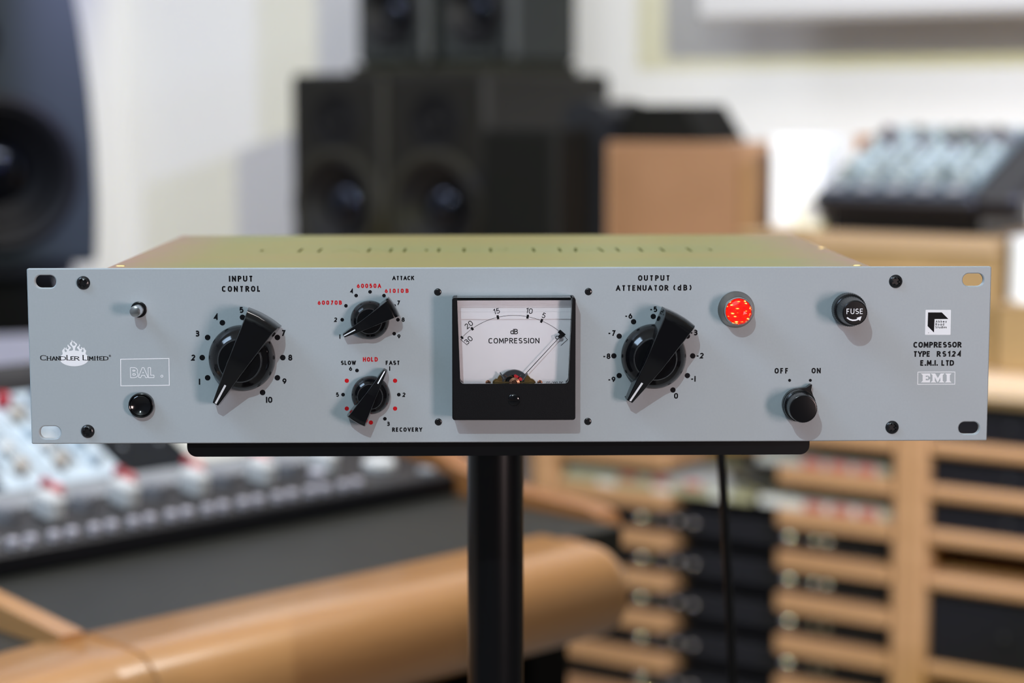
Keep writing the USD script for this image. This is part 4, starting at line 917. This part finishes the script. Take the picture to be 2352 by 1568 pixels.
tm = facing(extrude(tp_, -.16, 0)); obj('case_body', to_room(tm, -2.032, 3.14, SZ), 'tower_grey', tw_, smooth=40)
obj('carry_handle', to_room(facing(moved(lathe([(.010, -.05), (.010, .0), (.008, .003), (0, .003)], 20), 0, .40, .0)), -2.032, 3.14, SZ), 'tower_grey', tw_)

# large three-way monitor at the left edge, turned to the camera
MB = room(-2.78, 2.33, 0); MD = CAM[:2] - MB[:2]; MD = MD / np.linalg.norm(MD); MX = np.array([-MD[1], MD[0]])
ty = math.radians(6); MX = np.array([MX[0] * math.cos(ty) - MX[1] * math.sin(ty), MX[0] * math.sin(ty) + MX[1] * math.cos(ty)]); MD = np.array([MX[1], -MX[0]])
def atD(px, py, d): return CAM + d * (RIGHT * (px - 1176) / F - UP * (py - 784) / F - BACK)
MC = atD(-2, 397, 3.52); MZ = MC[2]
def mon(m, up=0.0):
    """(x right, y up, third axis to the camera), metres from the woofer's centre."""
    v = np.array(m.vertices); xy = MC[:2] + np.outer(v[:, 0], MX) + np.outer(v[:, 2], MD)
    return trimesh.Trimesh(np.column_stack([xy, MZ + v[:, 1]]), m.faces, process=False)
big = thing('main_monitor', 'big dark grey studio monitor with a curved cabinet at the left edge', 'loudspeaker', np.array([MC[0], MC[1], MZ - .165]))
rt = []
for y_, x_ in ((.62, .085), (.55, .100), (.45, .120), (.34, .139), (.25, .153), (.15, .165), (.05, .172), (-.05, .174), (-.12, .172), (-.165, .169)): rt.append((x_, y_))
shape = Polygon(rt + [(-.33, -.165), (-.33, .62)]).buffer(-.012).buffer(.012)
def mon_plate(sh, h0, h1): return extrude(sh, h0, h1)
cab = extrude(shape, -.36, -.02); fr = extrude(shape.buffer(-.004), -.02, -.008); f2 = extrude(shape.buffer(-.012), -.008, 0.0)
A = None
for m in (cab, fr, f2):
    q = manifold3d.Manifold(manifold3d.Mesh(np.asarray(m.vertices, np.float32), np.asarray(m.faces, np.uint32))); A = q if A is None else A + q
A = A - manifold3d.Manifold.cylinder(.14, .118, .118, 64).translate((0, 0, -.12)) - manifold3d.Manifold.cylinder(.05, .052, .052, 48).translate((-.06, .235, -.03)) - manifold3d.Manifold.cylinder(.05, .09, .09, 48).translate((-.2, .40, -.045))
g = A.to_mesh(); obj('cabinet', mon(trimesh.Trimesh(np.array(g.vert_properties[:, :3]), np.array(g.tri_verts), process=False)), 'monitor_grey', big, smooth=35)
driver(big, 0, 0, 0, .142, .055, 'rubber', ring_w=.2, yaw=mon)
obj('tweeter', mon(moved(lathe([(.066, 0), (.064, .004), (.045, -.004), (.02, -.02), (.018, -.014), (0, -.010)], 40), -.06, .235, .0005)), 'cone_black', big)
obj('midrange', mon(moved(lathe([(.1, 0), (.098, .005), (.085, .002), (.04, -.03), (0, -.02)], 40), -.2, .40, .0005)), 'cone_black', big)
ms = thing('monitor_stand', 'black stand under the big dark grey monitor', 'speaker stand', np.array([MC[0], MC[1], 0]))
obj('top_plate', mon(chbox(-.34, .128, -.188, -.165, -.34, -.01, .003)), 'tower_grey', ms)
obj('stand_box', mon(chbox(-.33, .108, -.292, -.188, -.33, -.03, .006)), 'case_black', ms)
obj('stand_column', mon(chbox(-.28, -.12, -MZ + .03, -.292, -.26, -.10, .004)), 'case_black', ms)
obj('stand_foot', mon(chbox(-.34, .05, -MZ, -MZ + .03, -.34, -.01, .004)), 'case_black', ms)

# ================================================================== BOXES ON THE WING
CB = .970
cbx = thing('cardboard_box', 'wide brown cardboard box under the small desk mixer', 'cardboard box', room(-1.39, 3.2, WZ))
obj('box_body', slab(-1.598, -1.147, 2.95, 3.46, WZ, CB - .004, .003), 'cardboard', cbx)
obj('lid_flap', slab(-1.600, -1.145, 2.947, 3.20, CB - .004, CB, .001), 'cardboard_pale', cbx)
obj('lid_flap', slab(-1.600, -1.145, 3.202, 3.463, CB - .004, CB, .001), 'cardboard_pale', cbx)
obj('hanging_flap', slab(-1.47, -1.147, 2.944, 2.9495, CB - .022, CB - .004, .001), 'cardboard_pale', cbx)
cb2 = thing('small_carton', 'low brown carton at the right edge, carrying a white roll', 'cardboard box', room(-.97, 3.1, WZ))
obj('box_body', slab(-1.140, -.80, 2.93, 3.30, WZ, .872, .003), 'cardboard', cb2)
obj('lid_flap', slab(-1.141, -.799, 2.929, 3.301, .872, .875, .001), 'cardboard_pale', cb2)
rl = thing('paper_roll', 'white paper roll cut by the right edge of the picture', 'paper roll', room(-1.096, 2.985, .875))
obj('roll', to_room(lathe([(.016, 0), (.042, 0), (.044, .002), (.044, .098), (.042, .10), (.016, .10), (.016, 0)], 40), -1.096, 2.985, .875), 'white_gloss', rl)
obj('core', to_room(lathe([(.0158, 0), (.0158, .1004), (.014, .1004), (.014, 0)], 30), -1.096, 2.985, .875), 'cardboard', rl)
wb = thing('wooden_cabinet', 'tan wooden box with paler edges behind the compressor', 'wooden box', room(-1.82, 3.3, WZ))
a0, a1, z1 = -1.979, -1.654, 1.112
obj('front_board', slab(a0 + .007, a1 - .045, 3.1300, 3.15, WZ + .007, z1 - .007, .001), 'mdf', wb)
for nm, aa_ in (('side_board', (a0, a0 + .007, 3.13, 3.36, WZ, z1)), ('side_board', (a1 - .045, a1, 3.13, 3.36, WZ, z1)), ('top_board', (a0 + .007, a1 - .045, 3.13, 3.36, z1 - .007, z1)), ('bottom_board', (a0 + .007, a1 - .045, 3.13, 3.36, WZ, WZ + .007)), ('back_board', (a0 + .007, a1 - .045, 3.345, 3.36, WZ + .007, z1 - .007))):
    obj(nm, slab(*aa_, .005), 'mdf_pale', wb)
fl_ = thing('flat_case', 'flat black case with slanted ends lying on the tan wooden box', 'equipment case', room(-1.88, 3.25, z1))
pc = Polygon([(-.125, 0), (-.105, .066), (.008, .066), (.052, .004), (.052, 0)])
obj('case_shell', to_room(facing(extrude(pc, -.16, 0)), -1.85, 3.17, z1 + .002), 'case_black', fl_, smooth=False)
obj('case_feet', to_room(facing(extrude(sbox(-.10, -.002, .03, .0), -.14, -.02)), -1.85, 3.17, z1 + .002), 'rubber', fl_, smooth=False)
wh = thing('white_box', 'bright white box standing between the tan box and the mixer', 'box', room(-1.56, 3.09, CB))
obj('box_body', slab(-1.596, -1.502, 3.05, 3.13, CB, 1.122, .004), 'white_gloss', wh)
obj('box_lid', slab(-1.5975, -1.5005, 3.0485, 3.1315, 1.085, 1.126, .004), 'white_gloss', wh)
og = thing('small_box', 'small orange brown box peeking out behind the mixer', 'box', room(-1.6, 3.39, CB))
obj('box_body', slab(-1.590, -1.560, 3.37, 3.42, CB, 1.118, .002), 'wood_orange', og)
obj('box_lid', slab(-1.591, -1.559, 3.369, 3.421, 1.118, 1.124, .002), 'wood_orange', og)

# small desk mixer, tilted towards the room
mx = thing('desk_mixer', 'small desk mixer with pale blue rows of knobs on the cardboard box', 'mixer', room(-1.355, 3.15, CB))
ta = math.radians(22)
def tilt(m):
    v = np.array(m.vertices); c, s = math.cos(ta), math.sin(ta)
    q = np.column_stack([v[:, 0], v[:, 1] * c - v[:, 2] * s, v[:, 1] * s + v[:, 2] * c])
    return to_room(trimesh.Trimesh(q, m.faces, process=False), -1.491, 3.005, 1.000)
ML, MDp = .286, .300
obj('mixer_body', tilt(chbox(0, ML, 0, MDp, 0, .030, .008)), 'desk_mixer_side', mx)
obj('face_plate', tilt(chbox(.008, ML - .012, .045, MDp - .008, .0295, .033, .001)), 'desk_mixer_face', mx, label='pale blue face plate')
obj('front_band', tilt(chbox(.006, ML - .01, .004, .045, .0285, .032, .001)), 'desk_mixer_navy', mx, label='navy front band')
for i in range(5):
    obj('mixer_knob', tilt(moved(disc(.0135, .012, 20), .034 + .052 * i, .064, .033)), 'cap_mist', mx)
for j in range(1, 8):
    for i in range(9):
        m = rnd.choice(['cap_ice'] * 5 + ['cap_moss', 'cap_mist', 'desk_mixer_navy']) if j < 5 else rnd.choice(['cap_plum', 'cap_plum', 'cap_moss', 'cap_mist', 'cap_ice'])
        obj('mixer_knob', tilt(moved(disc(.0088, .013, 14), .026 + .0288 * i, .066 + .0285 * j, .033)), m, mx)
for i in range(5):
    obj('fader_knob', tilt(moved(chbox(-.014, .014, -.009, .009, 0, .010, .003), .034 + .052 * i, .027, .031)), 'cap_grey', mx)
obj('arm_rest', tilt(chbox(ML - .004, ML + .072, -.002, MDp + .002, -.004, .040, .010)), 'desk_mixer_side', mx)
lg = [(0, 0), (.02, 0), (.02, .03), (0, .03)]
wp = Polygon([(.045, 0), (.268, 0), (.268, .118), (.045, .034)])
wm = extrude(wp, .012, ML - .012); v = np.array(wm.vertices); wm = trimesh.Trimesh(np.column_stack([v[:, 2], v[:, 0], v[:, 1]]), wm.faces, process=False); wm.fix_normals()
obj('wedge_base', to_room(wm, -1.491, 3.005, CB), 'desk_mixer_side', mx, smooth=False)
